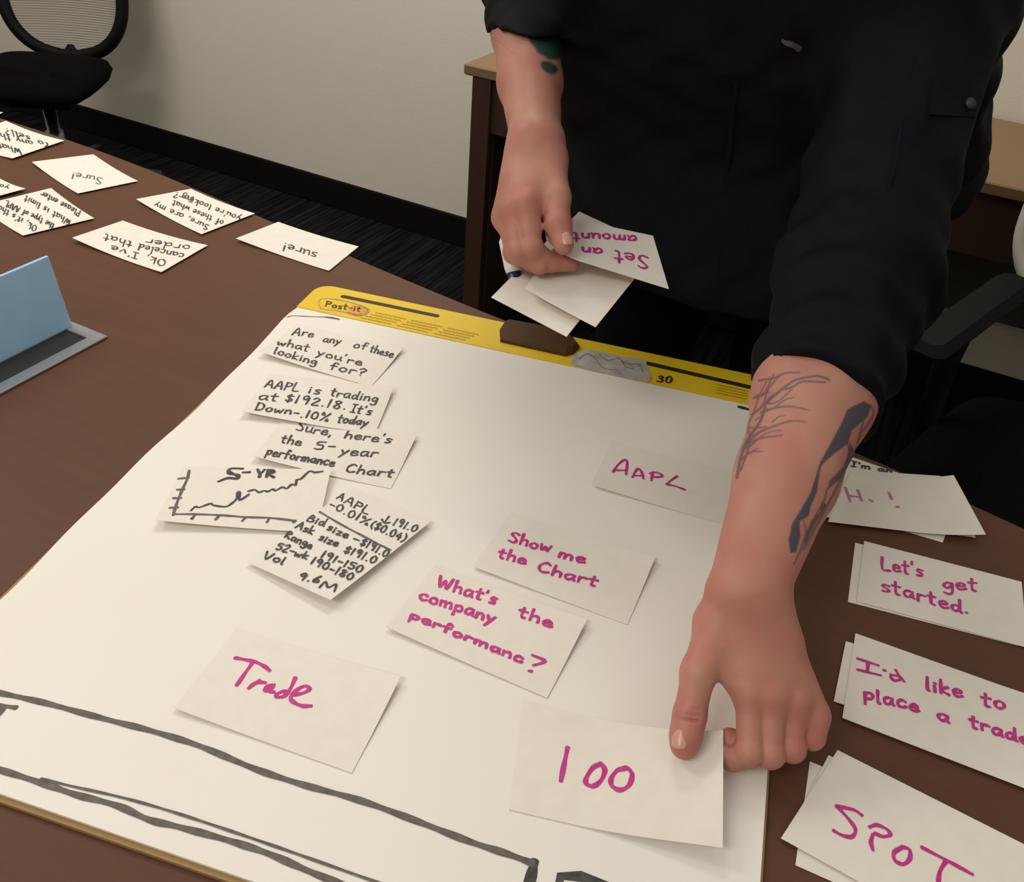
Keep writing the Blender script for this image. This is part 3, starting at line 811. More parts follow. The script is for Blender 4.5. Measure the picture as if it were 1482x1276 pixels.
i_.ink(lo(540, 740, 3.447, [("What's", (315, 375), (610, 462)), ("the", (720, 520), (890, 580)), ("company", (225, 435), (600, 560))], (18, -52))
       + lo(540, 740, 3.447, [("performanc", (180, 530), (742, 755))], (16, -42)) + off([[(795, 718), (858, 748), (800, 768)], [(778, 796), (790, 798)]], 540, 740, 3.447), MGW, M['magenta'])
j_ = card_edge((252, 1028), (512, 1120), Zp, curl(.003, .006)).build('note_card', 'white card with the single word Trade in magenta', gp)
j_.ink(off([[(420, 236), (470, 245), (530, 258), (580, 282), (608, 305)], [(515, 262), (470, 325), (428, 386)], [(552, 360), (520, 380), (495, 402)], [(515, 388), (548, 370), (584, 372)],
            [(632, 384), (598, 392), (580, 412), (602, 414), (628, 394)], [(626, 396), (612, 420), (632, 424)], [(712, 424), (682, 420), (648, 436), (655, 452), (695, 442), (728, 395), (750, 345)],
            [(730, 440), (790, 430), (828, 408), (805, 390), (755, 415), (724, 455), (745, 482), (790, 500), (836, 500)]], 230, 890, 3.8), 0.0036, M['magenta'])

# the card pinned by the left hand: flat at its left, its right end held up
def lift_k(u, v):
    t = max(0.0, (u-0.30)/0.70)
    return .0009 + .0245*t**1.7*(0.60+0.40*v) + 0.004*max(0, (u-.8)/.2)**2*(v-.3)
k_BL = at(736, 1172, Zp); 
k_ = Card(at(757, 1012, Zp), at(1045, 1061, Zp+.024), at(1046, 1227, Zp+.014), k_BL, Zp, lift_k).build('note_card', 'white card with 100 in magenta, its right end pinched by the left hand', gp, 24, 14)
k_.ink(off([[(475, 368), (458, 450), (440, 540)], [(652, 455), (612, 470), (576, 520), (572, 555), (608, 570), (650, 540), (670, 485), (645, 450)],
            [(775, 478), (735, 488), (704, 530), (708, 568), (750, 590), (796, 566), (813, 510), (788, 476), (760, 480)]], 690, 980, 3.615), 0.0040, M['magenta'])

# ------------------------------------------------------------------ cards on the far left of the table
gl = 'note cards spread on the far end of the table'
Zt = TABLE+.0003
def sag(a, b, c=0.0):
    return lambda u, v: .0006 + a*(2*u-1)**2 + b*(1-u)**2 + c*u*u*(1-v)
def lcard(L_, T_, R_, B_, label, lift=sag(.003, .003), z=Zt):
    # photo corners going round: left, top(back), right, bottom(front)
    return card_px(T_, R_, B_, L_, z, lift).build('note_card', label, gl)
def ltext(card, rows, top, w=.0030): card.ink(lines([(t, (a[0]-1, a[1]-6), (b[0]-1, b[1]-6)) for t, a, b in rows], top), w*.88, M['black_ink'])
e0 = lcard((-60, 172), (-45, 158), (5, 165), (-15, 176), 'sliver of a white card at the photo\'s left edge, farthest up the table')
e1 = lcard((-62, 207), (10, 180), (94, 206), (19, 232), 'white card with upside down black writing at the far left, nearest the left office chair')
ltext(e1, [("to sell?", (72, 214), (6, 190)), ("any the", (48, 211), (-8, 196)), ("What did", (30, 222), (-30, 204))], (3, 9))
e2 = lcard((47, 238), (136, 227), (200, 264), (113, 282), 'white card reading Sure! upside down in thin grey, near the table\'s far edge', sag(.002, .002))
e2.ink(lines([("Sure!", (149, 258), (105, 249))], (-2, 9)), .0026, M['grey_ink'])
e4 = lcard((-30, 302), (75, 276), (137, 318), (34, 343), 'white card crowded with four lines of upside down black writing, beyond the blue lid', sag(.002, .002))
ltext(e4, [("Ok, it's that", (55, 334), (-5, 300)), ("the type of AAPL", (80, 331), (10, 296)), ("What is limit", (104, 325), (38, 289)), ("Please enter", (118, 312), (62, 283))], (-3, 8), .0026)
e3 = lcard((-60, 272), (-2, 260), (38, 275), (-18, 290), 'corner of a white card lapping over a densely written one at the photo\'s left edge', sag(.002, .001), Zt+.002)
ltext(e3, [("you", (14, 276), (-6, 270))], (-1, 6), .0026)
e5 = lcard((198, 292), (277, 277), (369, 311), (292, 341), 'white card with three upside down black lines, beside the table\'s far edge', sag(.002, .002))
ltext(e5, [("Sure, are my", (304, 332), (226, 299)), ("of these what", (325, 326), (252, 296)), ("you're looking", (350, 320), (266, 287)), ("for?", (283, 291), (254, 284))], (-3, 8), .0026)
e6 = lcard((106, 350), (179, 325), (301, 357), (234, 396), 'white card reading Ok I\'ve canceled that order upside down, right beyond the blue lid', sag(.002, .004))
ltext(e6, [("Ok,", (242, 383), (214, 375)), ("I've", (202, 373), (163, 361)), ("canceled", (268, 374), (203, 359)), ("that", (193, 357), (153, 344)), ("order", (277, 362), (214, 352))], (-3, 9), .0028)
e7 = lcard((342, 349), (403, 325), (519, 358), (476, 393), 'white card reading sure! upside down, nearest the easel pad\'s yellow header', sag(.001, .003))
e7.ink(lines([("sure!", (460, 366), (411, 352))], (-3, 11)), .0028, M['black_ink'])

# ------------------------------------------------------------------ card piles on the right of the table
def pile(quads, label_group):
    out = []
    for i, (TL, TR, BR, BL, lift, label) in enumerate(quads):
        out.append(card_px(TL, TR, BR, BL, TABLE+.0004+i*.0011, lift).build('note_card', label, label_group))
    return out
flat = lambda u, v: .0004
up_r = lambda u, v: .0005+.008*max(0, (u-.55)/.45)**2
up_l = lambda u, v: .0005+.004*(1-u)**2*(1-v)
gh = 'cards piled under the Hi card'
hp = pile([
    ((1234, 662), (1392, 716), (1364, 785), (1196, 735), flat, 'white card with a little black writing at its top edge, lowest in the Hi pile'),
    ((1240, 690), (1389, 714), (1412, 778), (1230, 752), flat, 'white card in the Hi pile, its back right corner just showing'),
    ((1226, 680), (1361, 689), (1395, 770), (1192, 748), flat, 'white card directly under the Hi card'),
    ((1231, 683), (1376, 696), (1422, 782), (1198, 755), up_r, 'white card saying Hi! in faint pink marker, top of its pile')], gh)
hp[0].ink(lo(1180, 600, 4.255, [("I'm an", (220, 318), (470, 362))], (6, -30)), .0028, M['black_ink'])
hp[3].ink(off([[(185, 450), (215, 535)], [(262, 465), (285, 530)], [(205, 500), (278, 508)], [(335, 525), (350, 533)], [(452, 480), (470, 520)], [(500, 568), (512, 568)]], 1180, 600, 4.255), .0034, M['pinkfaint'])
gg = "cards piled under the Let's get started card"
def quad_from(TL, BL, dirTL, z, ratio=CARDW):
    """left edge and a point along the top edge; the right end at card length"""
    a = at(*TL, z); b = at(*BL, z); c = at(*dirTL, z); d = c-a; d /= np.linalg.norm(d)
    return a, a+d*ratio, b+d*ratio, b
def pile2(rows, grp):
    out = []
    for i, (TL, BL, D, lift, label) in enumerate(rows):
        z = TABLE+.0004+i*.0011
        a, b, c, d = quad_from(TL, BL, D, z)
        out.append(Card(a, b, c, d, z, lift).build('note_card', label, grp))
    return out
lp = pile2([((1237.6, 785.6), (1227, 871), (1480, 845), flat, "white card under the Let's get started card, its left edge showing"),
            ((1250.5, 783), (1240, 870), (1482, 843), flat, "white card saying Let's get started in magenta, top of its pile")], gg)
lp[1].ink(lo(1180, 760, 4.907, [("Let's", (470, 310), (765, 365)), ("get", (905, 450), (1150, 470)), ("started.", (470, 465), (1090, 632))], (-8, -90)), MGW, M['magenta'])
gi = "cards piled under the I'd like to place a trade card"
ip = pile2([((1240, 922), (1222, 1040), (1482, 1003), flat, "white card lowest in the place a trade pile, a sliver showing at the right"),
            ((1224, 928), (1206.5, 1015), (1460, 1000), flat, "white card poking out left, under the place a trade card"),
            ((1238, 916.5), (1219, 1038.8), (1421, 982), flat, "white card saying I'd like to place a trade in magenta, top of its pile")], gi)
ip[2].ink(off([[(300, 310), (445, 357)], [(375, 335), (368, 400)], [(300, 388), (462, 428)], [(485, 392), (498, 396)], [(535, 425), (590, 435), (610, 455), (560, 465), (535, 440)], [(570, 390), (600, 440), (628, 470)]], 1180, 890, 4.907)
       + lo(1180, 890, 4.907, [("like", (785, 530), (1045, 590)), ("to", (1180, 640), (1350, 675)), ("place", (345, 600), (735, 685)), ("a", (865, 735), (950, 765)), ("trade", (1095, 790), (1520, 925))], (-6, -92)), MGW, M['magenta'])
gs = 'cards piled under the SPOT card'
sp = pile2([((1172, 1102), (1151, 1252), (1400, 1195), flat, 'white card lowest in the SPOT pile, poking out beside the fist'),
            ((1199, 1093), (1140, 1205), (1413, 1195), flat, 'white card just under the SPOT card, a thin edge showing along its left'),
            ((1212, 1085.5), (1130, 1213), (1413, 1187), flat, 'white card with SPOT in large magenta capitals, top of its pile')], gs)
sp[2].ink(off([[(570, 425), (525, 395), (430, 375)], [(430, 375), (495, 445), (535, 505), (515, 546), (460, 538), (413, 512)], [(615, 492), (655, 480), (712, 505), (730, 535), (690, 545), (645, 528)], [(633, 535), (622, 575), (632, 618)],
                [(800, 605), (752, 635), (758, 680), (805, 700), (840, 668), (838, 618), (795, 604)], [(908, 606), (1040, 675), (1190, 756)], [(1040, 688), (1010, 740), (1000, 800)]], 1100, 1070, 3.88), .0032, M['magenta'])

# ------------------------------------------------------------------ implicit surfaces for the figure
def nz(v): v = np.asarray(v, float); return v/np.linalg.norm(v)
def bone(a, b, ra, rb, wdir=None, k=(1.0, 1.0)):
    """tapered capsule; with wdir its section is an ellipse, k times wider along wdir"""
    a = np.asarray(a, float); b = np.asarray(b, float); d = b-a; L = np.linalg.norm(d); t_ = d/L
    if wdir is not None:
        w = np.asarray(wdir, float); w = w-t_*(w@t_); w /= np.linalg.norm(w)
    def f(P):
        q = P-a; t = np.clip((q@t_)/L, 0, 1)
        r = ra+(rb-ra)*t
        q = q-np.outer(t*L, t_)
        if wdir is not None:
            kk = k[0]+(k[1]-k[0])*t
            x = q@w; q = q+np.outer(x/kk-x, w)
        return np.sqrt((q*q).sum(1))-r
    return f
def ellipsoid(c, R, axes=None):
    c = np.asarray(c, float); R = np.asarray(R, float); A_ = np.eye(3) if axes is None else np.asarray(axes, float)
    def f(P):
        q = (P-c)@A_.T/R
        k0 = np.sqrt((q*q).sum(1))+1e-9; qq = q/R; k1 = np.sqrt((qq*qq).sum(1))+1e-9
        return k0*(k0-1)/k1
    return f
def smin(a, b, k):
    h = np.clip(k-np.abs(a-b), 0, None)/k
    return np.minimum(a, b)-h*h*k*.25
def smax(a, b, k): return -smin(-a, -b, k)
def union(fs, k):
    def f(P):
        d = fs[0](P)
        for g in fs[1:]: d = smin(d, g(P), k) if k > 0 else np.minimum(d, g(P))
        return d
    return f

def polygonise(f, lo, hi, h, margin=0.006):
    """surface-nets mesh of f<0 inside a box, evaluated only near the surface"""
    lo = np.asarray(lo, float); B = 8
    n = (np.ceil((np.asarray(hi)-lo)/h/B)).astype(int)
    N = n*B
    bi = np.stack(np.meshgrid(*[np.arange(q) for q in n], indexing='ij'), -1).reshape(-1, 3)
    cen = lo+(bi*B+(B-1)/2)*h
    dc = f(cen)
    keep = np.abs(dc) < B*h*1.15+margin
    D = np.repeat(np.repeat(np.repeat(np.where(dc < 0, -1.0, 1.0).reshape(n).astype(np.float32), B, 0), B, 1), B, 2)
    loc = np.stack(np.meshgrid(*[np.arange(B)]*3, indexing='ij'), -1).reshape(-1, 3)
    kb = bi[keep]
    for s in range(0, len(kb), 400):
        idx = (kb[s:s+400, None, :]*B+loc[None]).reshape(-1, 3)
        D[idx[:, 0], idx[:, 1], idx[:, 2]] = f(lo+idx*h)
    ins = D < 0
    cnt = np.zeros(N-1, np.int8)
    corners = [(i, j, k) for i in (0, 1) for j in (0, 1) for k in (0, 1)]
    for i, j, k in corners:
        cnt += ins[i:N[0]-1+i, j:N[1]-1+j, k:N[2]-1+k]
    act = np.argwhere((cnt > 0) & (cnt < 8))
    vid = -np.ones(N-1, np.int64); vid[act[:, 0], act[:, 1], act[:, 2]] = np.arange(len(act))
    val = {c: D[act[:, 0]+c[0], act[:, 1]+c[1], act[:, 2]+c[2]].astype(float) for c in corners}
    acc = np.zeros((len(act), 3)); num = np.zeros(len(act))
    for c in corners:
        for ax in range(3):
            if c[ax] == 0:
                e = list(c); e[ax] = 1; e = tuple(e)
                va, vb = val[c], val[e]; m = (va < 0) != (vb < 0)
                t = np.where(m, va/np.where(m, va-vb, 1), 0)
                p = np.tile(np.array(c, float), (len(act), 1)); p[:, ax] += t
                acc[m] += p[m]; num[m] += 1
    V = lo+(act+acc/num[:, None])*h
    F_ = []
    for ax in range(3):
        o1, o2 = (ax+1) % 3, (ax+2) % 3
        sl0 = [slice(1, None)]*3; sl0[ax] = slice(0, -1)
        a = ins[tuple(slice(0, -1) if i == ax else slice(None) for i in range(3))]
        b = ins[tuple(slice(1, None) if i == ax else slice(None) for i in range(3))]
        e = np.argwhere(a != b)
        ok = (e[:, o1] > 0) & (e[:, o2] > 0) & (e[:, o1] < N[o1]-1) & (e[:, o2] < N[o2]-1)
        e = e[ok]
        def cell(d1, d2):
            q = e.copy(); q[:, o1] -= d1; q[:, o2] -= d2
            return vid[q[:, 0], q[:, 1], q[:, 2]]
        quad = np.stack([cell(1, 1), cell(0, 1), cell(0, 0), cell(1, 0)], 1)
        flip = ~ins[e[:, 0], e[:, 1], e[:, 2]]
        quad[flip] = quad[flip][:, ::-1]
        F_.append(quad)
    F_ = np.concatenate(F_)
    F_ = F_[(F_ >= 0).all(1)]
    return V, F_

def np_mesh(name, V, Fq, mat, parent=None, attrs=None):
    me = bpy.data.meshes.new(name)
    me.vertices.add(len(V)); me.vertices.foreach_set('co', np.asarray(V, np.float32).ravel())
    me.loops.add(len(Fq)*4); me.loops.foreach_set('vertex_index', np.asarray(Fq, np.int32).ravel())
    me.polygons.add(len(Fq)); me.polygons.foreach_set('loop_start', np.arange(0, len(Fq)*4, 4, dtype=np.int32))
    me.polygons.foreach_set('use_smooth', np.ones(len(Fq), bool))
    me.update(calc_edges=True); me.validate()
    for k, v in (attrs or {}).items():
        at_ = me.attributes.new(k, 'FLOAT', 'POINT'); at_.data.foreach_set('value', np.asarray(v, np.float32))
    me.materials.append(mat)
    o = bpy.data.objects.new(name, me); COL.objects.link(o)
    if parent is not None: o.parent = parent
    return o

# ------------------------------------------------------------------ the person: joints
def J(px, py, d): return atd(px, py, d)
# left arm and hand (photo right)
Lw = J(1080, 856, .676); Lm = J(1138, 690, .712); Ls = J(1178, 572, .745); Le = J(1243, 395, .815)
Lsh = np.array([0.602, 0.24, 1.235])
wl = nz(RX*0.96+UX*0.27)          # across the forearm as seen
mcp = [J(1086, 1000, .661), J(1117, 1004, .658), J(1147, 1015, .661), J(1175, 1036, .667)]
pip = [J(1085, 1089, .651), J(1115, 1091, .652), J(1146, 1083, .656), J(1175, 1066, .663)]
dip = [J(1060, 1098, .657), J(1084, 1088, .662), J(1128, 1066, .672), J(1160, 1052, .675)]
tip = [J(1046, 1090, .657), J(1056, 1068, .664), J(1112, 1050, .682), J(1146, 1040, .684)]
Tc, Tm, Ti, Tt = J(1036, 903, .678), J(1011, 972, .662), at(998, 1036, .7785), at(990, 1079, .7665)
DT = float((Tt-CAM)@FX)
PADC = PAD+.0004
for L_ in (pip, dip, tip):
    for i in range(4):
        L_[i][2] = max(L_[i][2], PADC+.0093)
rp = [.0098, .0098, .0095, .0088]
def left_hand():
    fore = union([bone(Le, Ls, .047, .0475, wl, (1.0, 1.02)), bone(Ls, Lm, .0465, .036, wl, (1.03, 1.06)), bone(Lm, Lw, .036, .0218, wl, (1.06, 1.30))], .014)
    meta = union([bone(J(1056, 872, .679), mcp[0], .0150, .0122), bone(J(1074, 862, .676), mcp[1], .0165, .0122), bone(J(1091, 864, .678), mcp[2], .0160, .0117), bone(J(1106, 874, .681), mcp[3], .0148, .0110)], .012)
    knuck = union([ellipsoid(m-FX*.0008, (.0110, .0110, .0110)) for m in mcp], .004)
    bridge = bone(Lw, J(1103, 935, .673), .0208, .0125, wl, (1.24, 2.1))
    heel = union([bone(J(1096, 880, .69), mcp[3]+FX*.006, .016, .012), bone(Tc+FX*.004, mcp[0]+FX*.008, .016, .010)], .012)
    fingers = []
    for i in range(4):
        r = rp[i]
        ch = union([bone(mcp[i], pip[i], r*1.12, r*.98), bone(pip[i], dip[i], r*.97, r*.86), bone(dip[i], tip[i], r*.86, r*.80), ellipsoid(pip[i], (r*1.0,)*3)], .004)
        fingers.append(ch)
    thumb = union([bone(Tc, Tm, .0140, .0128), bone(Tm, Ti, .0125, .0116), bone(Ti, Ti*.35+Tt*.65, .0114, .0110), bone(Ti*.35+Tt*.65, Tt, .0110, .0098)], .006)
    web = bone(J(1040, 945, .668), J(1064, 985, .664), .0085, .0075)
    g0 = float((Ti-CAM)@FX)-.0117
    grooves = [(J(974, 1024, g0), J(1012, 1028, g0)), (J(973, 1032, g0), J(1014, 1036, g0)), (J(976, 1040, g0), J(1010, 1044, g0))]
    def f(P):
        d = smin(fore(P), meta(P), .010)
        d = smin(d, bridge(P), .012); d = smin(d, heel(P), .012); d = smin(d, knuck(P), .005)
        fg = fingers[0](P)
        for g in fingers[1:]: fg = smin(fg, g(P), .0016)
        d = smin(d, fg, .007)
        th_ = thumb(P)
        for a, b in grooves: th_ = smax(th_, -bone(a, b, .0011, .0011)(P), .0022)
        d = smin(d, smin(th_, web(P), .012), .009)
        return d
    return f
fl = left_hand()
VL, FL = polygonise(fl, np.minimum.reduce([Lw, Le, Tt, *tip, *pip])-.075, np.maximum.reduce([Lw, Le, Tt, *pip])+.075, .0012)

# right arm and hand (photo left), held over the far edge of the pad
O = -.022
def K(px, py, d): return atd(px, py, d+O)
Rw = K(776, 206, .895); Rm = K(767, 119, .955); Rs = K(763, 45, 1.01); Re = K(764, -28, 1.075)
Rsh = np.array([0.27, 0.25, 1.25])
Rmcp = [K(762, 296, .864), K(746, 303, .873), K(736, 308, .885), K(731, 314, .899)]
Rpip = [K(769, 360, .860), K(751, 366, .862), K(744, 366, .878), K(743, 362, .896)]
Rdip = [K(797, 380, .874), K(780, 383, .869), K(770, 381, .889), K(768, 376, .908)]
Rtip = [K(826, 381, .880), K(808, 378, .878), K(796, 378, .898), K(790, 374, .917)]
RTc, RTm, RTi, RTt = K(796, 232, .886), K(806, 285, .868), K(809, 326, .857), K(816, 354, .853)
def right_hand():
    fore = union([bone(Re, Rs, .040, .0385), bone(Rs, Rm, .0385, .0325), bone(Rm, Rw, .0325, .0245)], .012)
    starts = [K(790, 210, .898), K(780, 206, .896), K(769, 208, .899), K(760, 214, .904)]
    meta = union([bone(s, m, r0, r1) for s, m, r0, r1 in zip(starts, Rmcp, (.0140, .0155, .0150, .0130), (.0122, .0122, .0116, .011))], .014)
    bridge = bone(Rw, K(766, 258, .888), .0232, .0135, RX, (1.05, 1.75))
    heel = union([bone(RTc+FX*.006, Rmcp[0]+FX*.008, .015, .010), bone(starts[3]+FX*.006, Rmcp[3]+FX*.006, .014, .011)], .012)
    fingers = []
    for i in range(4):
        r = (.0102, .0100, .0095, .0085)[i]
        fingers.append(union([bone(Rmcp[i], Rpip[i], r*1.12, r), bone(Rpip[i], Rdip[i], r*.98, r*.88), bone(Rdip[i], Rtip[i], r*.88, r*.80), ellipsoid(Rpip[i], (r*1.05,)*3)], .004))
    thumb = union([bone(RTc, RTm, .0150, .0128), bone(RTm, RTi, .0124, .0113), bone(RTi, RTt, .0112, .0095)], .006)
    web = bone(K(790, 265, .878), K(774, 285, .872), .009, .008)
    grooves = [(K(790, 318, .842), K(826, 314, .842)), (K(791, 324, .841), K(827, 320, .841))]
    def f(P):
        d = smin(fore(P), meta(P), .012); d = smin(d, bridge(P), .012); d = smin(d, heel(P), .012)
        fg = fingers[0](P)
        for g in fingers[1:]: fg = smin(fg, g(P), .0016)
        d = smin(d, fg, .007)
        th_ = thumb(P)
        for a, b in grooves: th_ = smax(th_, -bone(a, b, .0011, .0011)(P), .0022)
        return smin(d, smin(th_, web(P), .012), .010)
    return f
fr_ = right_hand()
allr = np.array([Rw, Re, RTt, *Rtip, *Rpip])
VR, FR = polygonise(fr_, allr.min(0)-.07, allr.max(0)+.07, .0013)

# trunk, legs, neck and head under the clothes
pel = np.array([.455, .44, .93]); chest = np.array([.455, .225, 1.20]); neck = np.array([.46, .19, 1.315]); headc = np.array([.475, .115, 1.44])
hipL, hipR = pel+[.10, 0, -.03], pel+[-.10, 0, -.03]
kneL, kneR = np.array([.57, .47, .50]), np.array([.33, .47, .50])
ankL, ankR = np.array([.58, .52, .09]), np.array([.30, .52, .09])
X = (1, 0, 0)
def trunk():
    parts = [bone(pel, chest, .105, .12, X, (1.55, 1.55)), bone(Lsh+[-.05, 0, .02], Rsh+[.05, 0, .02], .068, .068), bone(chest, neck, .08, .058), bone(neck, headc, .055, .055),
             bone(Lsh, Le, .052, .040), bone(Rsh, Re, .050, .034),
             bone(hipL, kneL, .088, .058), bone(hipR, kneR, .088, .058), bone(kneL, ankL, .058, .036), bone(kneR, ankR, .058, .036)]
    base = union(parts, .04)
    fd = nz(np.array([0, -.82, -.57])); upv = nz(np.cross(fd, np.array([1., 0, 0])))
    hd = lambda f_, u_, x_=0.0: headc+fd*f_+upv*u_+np.array([x_, 0, 0])
    ax = np.stack([[1, 0, 0], fd, upv])
    skull = union([ellipsoid(hd(0, .02), (.076, .096, .092), ax), ellipsoid(hd(.035, -.055), (.056, .06, .062), ax), bone(hd(.096, .015), hd(.118, -.028), .009, .014), ellipsoid(hd(.088, -.062), (.024, .011, .008), ax),
                   ellipsoid(hd(-.005, -.01, .078), (.011, .020, .031), ax), ellipsoid(hd(-.005, -.01, -.078), (.011, .020, .031), ax)], .012)
    eyes = [ellipsoid(hd(.094, .012, s*.031), (.017, .010, .010), ax) for s in (-1, 1)]
    balls = [ellipsoid(hd(.080, .012, s*.031), (.0125, .0125, .0125), ax) for s in (-1, 1)]
    def f(P):
        sk = skull(P)
        for e in eyes: sk = smax(sk, -e(P), .008)
        for e in balls: sk = np.minimum(sk, e(P))
        return smin(base(P), sk, .02)
    hair = ellipsoid(hd(-.012, .034), (.083, .098, .092), ax)
    cut = lambda P: ((P-hd(.045, .03))@nz(fd-upv*.75))
    return f, (lambda P: smax(hair(P), cut(P), .01)), hd
ft, fh, hd = trunk()
VT, FT = polygonise(ft, (.08, -.20, .03), (.85, .72, 1.62), .0085, .02)

# tattoos: drawn on the skin of the forearms
def seg_dist(Q, a, b):
    a = np.asarray(a, float); b = np.asarray(b, float); d = b-a; t = np.clip(((Q-a)@d)/(d@d), 0, 1)
    return np.linalg.norm(Q-a-np.outer(t, d), axis=1)
def strokes_mask(Q, strokes, soft=1.6):
    m = np.zeros(len(Q))
    for st, w0, w1 in strokes:
        P = spline(st, 4)
        for i in range(len(P)-1):
            w = w0+(w1-w0)*i/(len(P)-1)
            m = np.maximum(m, np.clip((w/2+soft/2-seg_dist(Q, P[i], P[i+1]))/soft, 0, 1))
    return m
def poly_mask(Q, poly, soft=2.0):
    P = np.asarray(poly, float); n = len(P); inside = np.zeros(len(Q), bool); dm = np.full(len(Q), 1e9)
    for i in range(n):
        a, b = P[i], P[(i+1) % n]
        c = ((a[1] > Q[:, 1]) != (b[1] > Q[:, 1]))
        xi = (b[0]-a[0])*(Q[:, 1]-a[1])/(b[1]-a[1]+1e-9)+a[0]
        inside ^= c & (Q[:, 0] < xi); dm = np.minimum(dm, seg_dist(Q, a, b))
    return np.clip(np.where(inside, dm, -dm)/soft+.5, 0, 1)
def normals(V, Fq):
    nrm = np.zeros_like(V); a = np.cross(V[Fq[:, 2]]-V[Fq[:, 0]], V[Fq[:, 3]]-V[Fq[:, 1]])
    for k in range(4): np.add.at(nrm, Fq[:, k], a)
    return nrm/(np.linalg.norm(nrm, axis=1, keepdims=True)+1e-12)
def pix(V):
    x, y = project(V); return np.stack([x, y], 1)
sc8 = 3.752
def T8(*p): return [(960+x/sc8, 520+y/sc8) for x, y in p]
QL = pix(VL); NL = normals(VL, FL); front = ((CAM-VL)*NL).sum(1) > 0
branches = [(T8((400, 640), (440, 470), (530, 330), (560, 230), (600, 190)), 5, 3), (T8((430, 490), (500, 410), (580, 370), (690, 335), (780, 340)), 4.5, 1.5),
            (T8((560, 235), (640, 165), (720, 110), (800, 95)), 4.5, 2.5), (T8((530, 290), (600, 265), (690, 255), (790, 275)), 4, 1.5), (T8((480, 300), (540, 250), (570, 160), (640, 80)), 3.5, 2),
            (T8((440, 470), (520, 430), (645, 412)), 3.5, 2), (T8((410, 560), (470, 505), (540, 500)), 3.5, 1.5), (T8((470, 510), (500, 488), (520, 484)), 2.5, 1.5), (T8((600, 265), (660, 220), (710, 205)), 2.5, 1.5),
            (T8((500, 200), (540, 185), (580, 180)), 2.5, 1.5), (T8((460, 370), (510, 372), (560, 365)), 3, 2), (T8((590, 340), (630, 310), (660, 305)), 2.5, 1.2), (T8((520, 115), (600, 100), (660, 75), (740, 70)), 3.5, 2.5),
            (T8((640, 165), (700, 150), (760, 120), (880, 125)), 3, 3), (T8((420, 600), (450, 520), (470, 430), (460, 360), (490, 290), (520, 200), (560, 120)), 3.5, 2), (T8((490, 210), (545, 190), (580, 120), (600, 80)), 3, 2), (T8((570, 240), (620, 230), (700, 160)), 3, 2), (T8((430, 490), (470, 470), (560, 400), (640, 385)), 3, 1.5), (T8((500, 330), (540, 300), (560, 265)), 2.5, 1.5), (T8((720, 110), (830, 90), (900, 110)), 3, 4)]
tm = strokes_mask(QL, branches)
fig = poly_mask(QL, T8((1000, 270), (1090, 225), (1130, 250), (1110, 310), (1020, 390), (1000, 460), (930, 510), (860, 575), (845, 640), (835, 720), (800, 800), (790, 850), (740, 880), (745, 960), (720, 1050), (690, 1050), (680, 980), (700, 890), (750, 810), (800, 720), (825, 640), (850, 560), (905, 460), (960, 360)))
fig2 = poly_mask(QL, T8((1010, 440), (1040, 500), (1020, 560), (960, 650), (890, 710), (900, 660), (980, 580), (1000, 520)))
fig3 = poly_mask(QL, T8((860, 770), (890, 790), (830, 880), (790, 960), (770, 1020), (760, 980), (800, 880), (850, 830)))
lines_t = [(T8((1020, 400), (1000, 460), (1030, 520)), 3, 3), (T8((1095, 290), (1050, 470), (960, 660), (870, 830), (760, 1030)), 3.5, 3), (T8((890, 700), (870, 770), (820, 860)), 3, 3), (T8((760, 880), (775, 930), (750, 1020), (710, 1110)), 2.5, 3), (T8((1130, 250), (1140, 300), (1090, 380)), 3, 3)]
tm = np.maximum.reduce([tm*.72, fig*.95, fig2*.85, fig3*.85, strokes_mask(QL, lines_t)*.7])*front
redL = np.zeros(len(VL))
for c, r in [(m, .018) for m in mcp]+[(p, .016) for p in pip]+[(Ti, .02), (Tt, .014)]+[(t, .02) for t in tip]:
    redL = np.maximum(redL, .5*np.exp(-(((VL-c)**2).sum(1))/r**2))
redL = np.maximum(redL, .25*np.exp(-(((VL-Lw)**2).sum(1))/.05**2))
QR = pix(VR); NR = normals(VR, FR); frontR = ((CAM-VR)*NR).sum(1) > 0
sr = 3.036
def T9(*p): return [(640+x/sr, 40+y/sr) for x, y in p]
gm = np.maximum(poly_mask(QR, T9((350, -140), (362, -20), (372, 30), (385, 62), (398, 78), (412, 96), (420, 112), (438, 120), (452, 128), (470, 142), (500, 140), (540, 128), (570, -140)), 4), poly_mask(QR, T9((430, 158), (440, 147), (460, 145), (482, 153), (502, 168), (512, 182), (505, 198), (490, 207), (474, 204), (455, 195), (436, 176)), 4))*frontR
tR = strokes_mask(QR, [(T9((230, 45), (270, 80), (310, 112)), 1.2, 1.0)])*.35*frontR
redR = np.zeros(len(VR))
for c, r in [(m, .018) for m in Rmcp]+[(p, .016) for p in Rpip]+[(RTi, .016), (RTt, .014)]+[(t, .02) for t in Rtip]:
    redR = np.maximum(redR, .5*np.exp(-(((VR-c)**2).sum(1))/r**2))
nl, nr_ = len(VL), len(VR)
V = np.concatenate([VL, VR, VT]); Fq = np.concatenate([FL, FR+nl, FT+nl+nr_])
z_ = np.zeros(len(VT))
org = np.array([.455, .5, 0.0])
person = np_mesh('person', V-org, Fq, M['skin'], None, {'tattoo': np.concatenate([tm, tR, z_]), 'tattoo_green': np.concatenate([np.zeros(nl), gm, z_]), 'redness': np.concatenate([redL, redR, z_])})
person.location = tuple(org)
tag(person, 'person in dark jacket with bare tattooed forearms leaning over the table, holding cards', 'person')

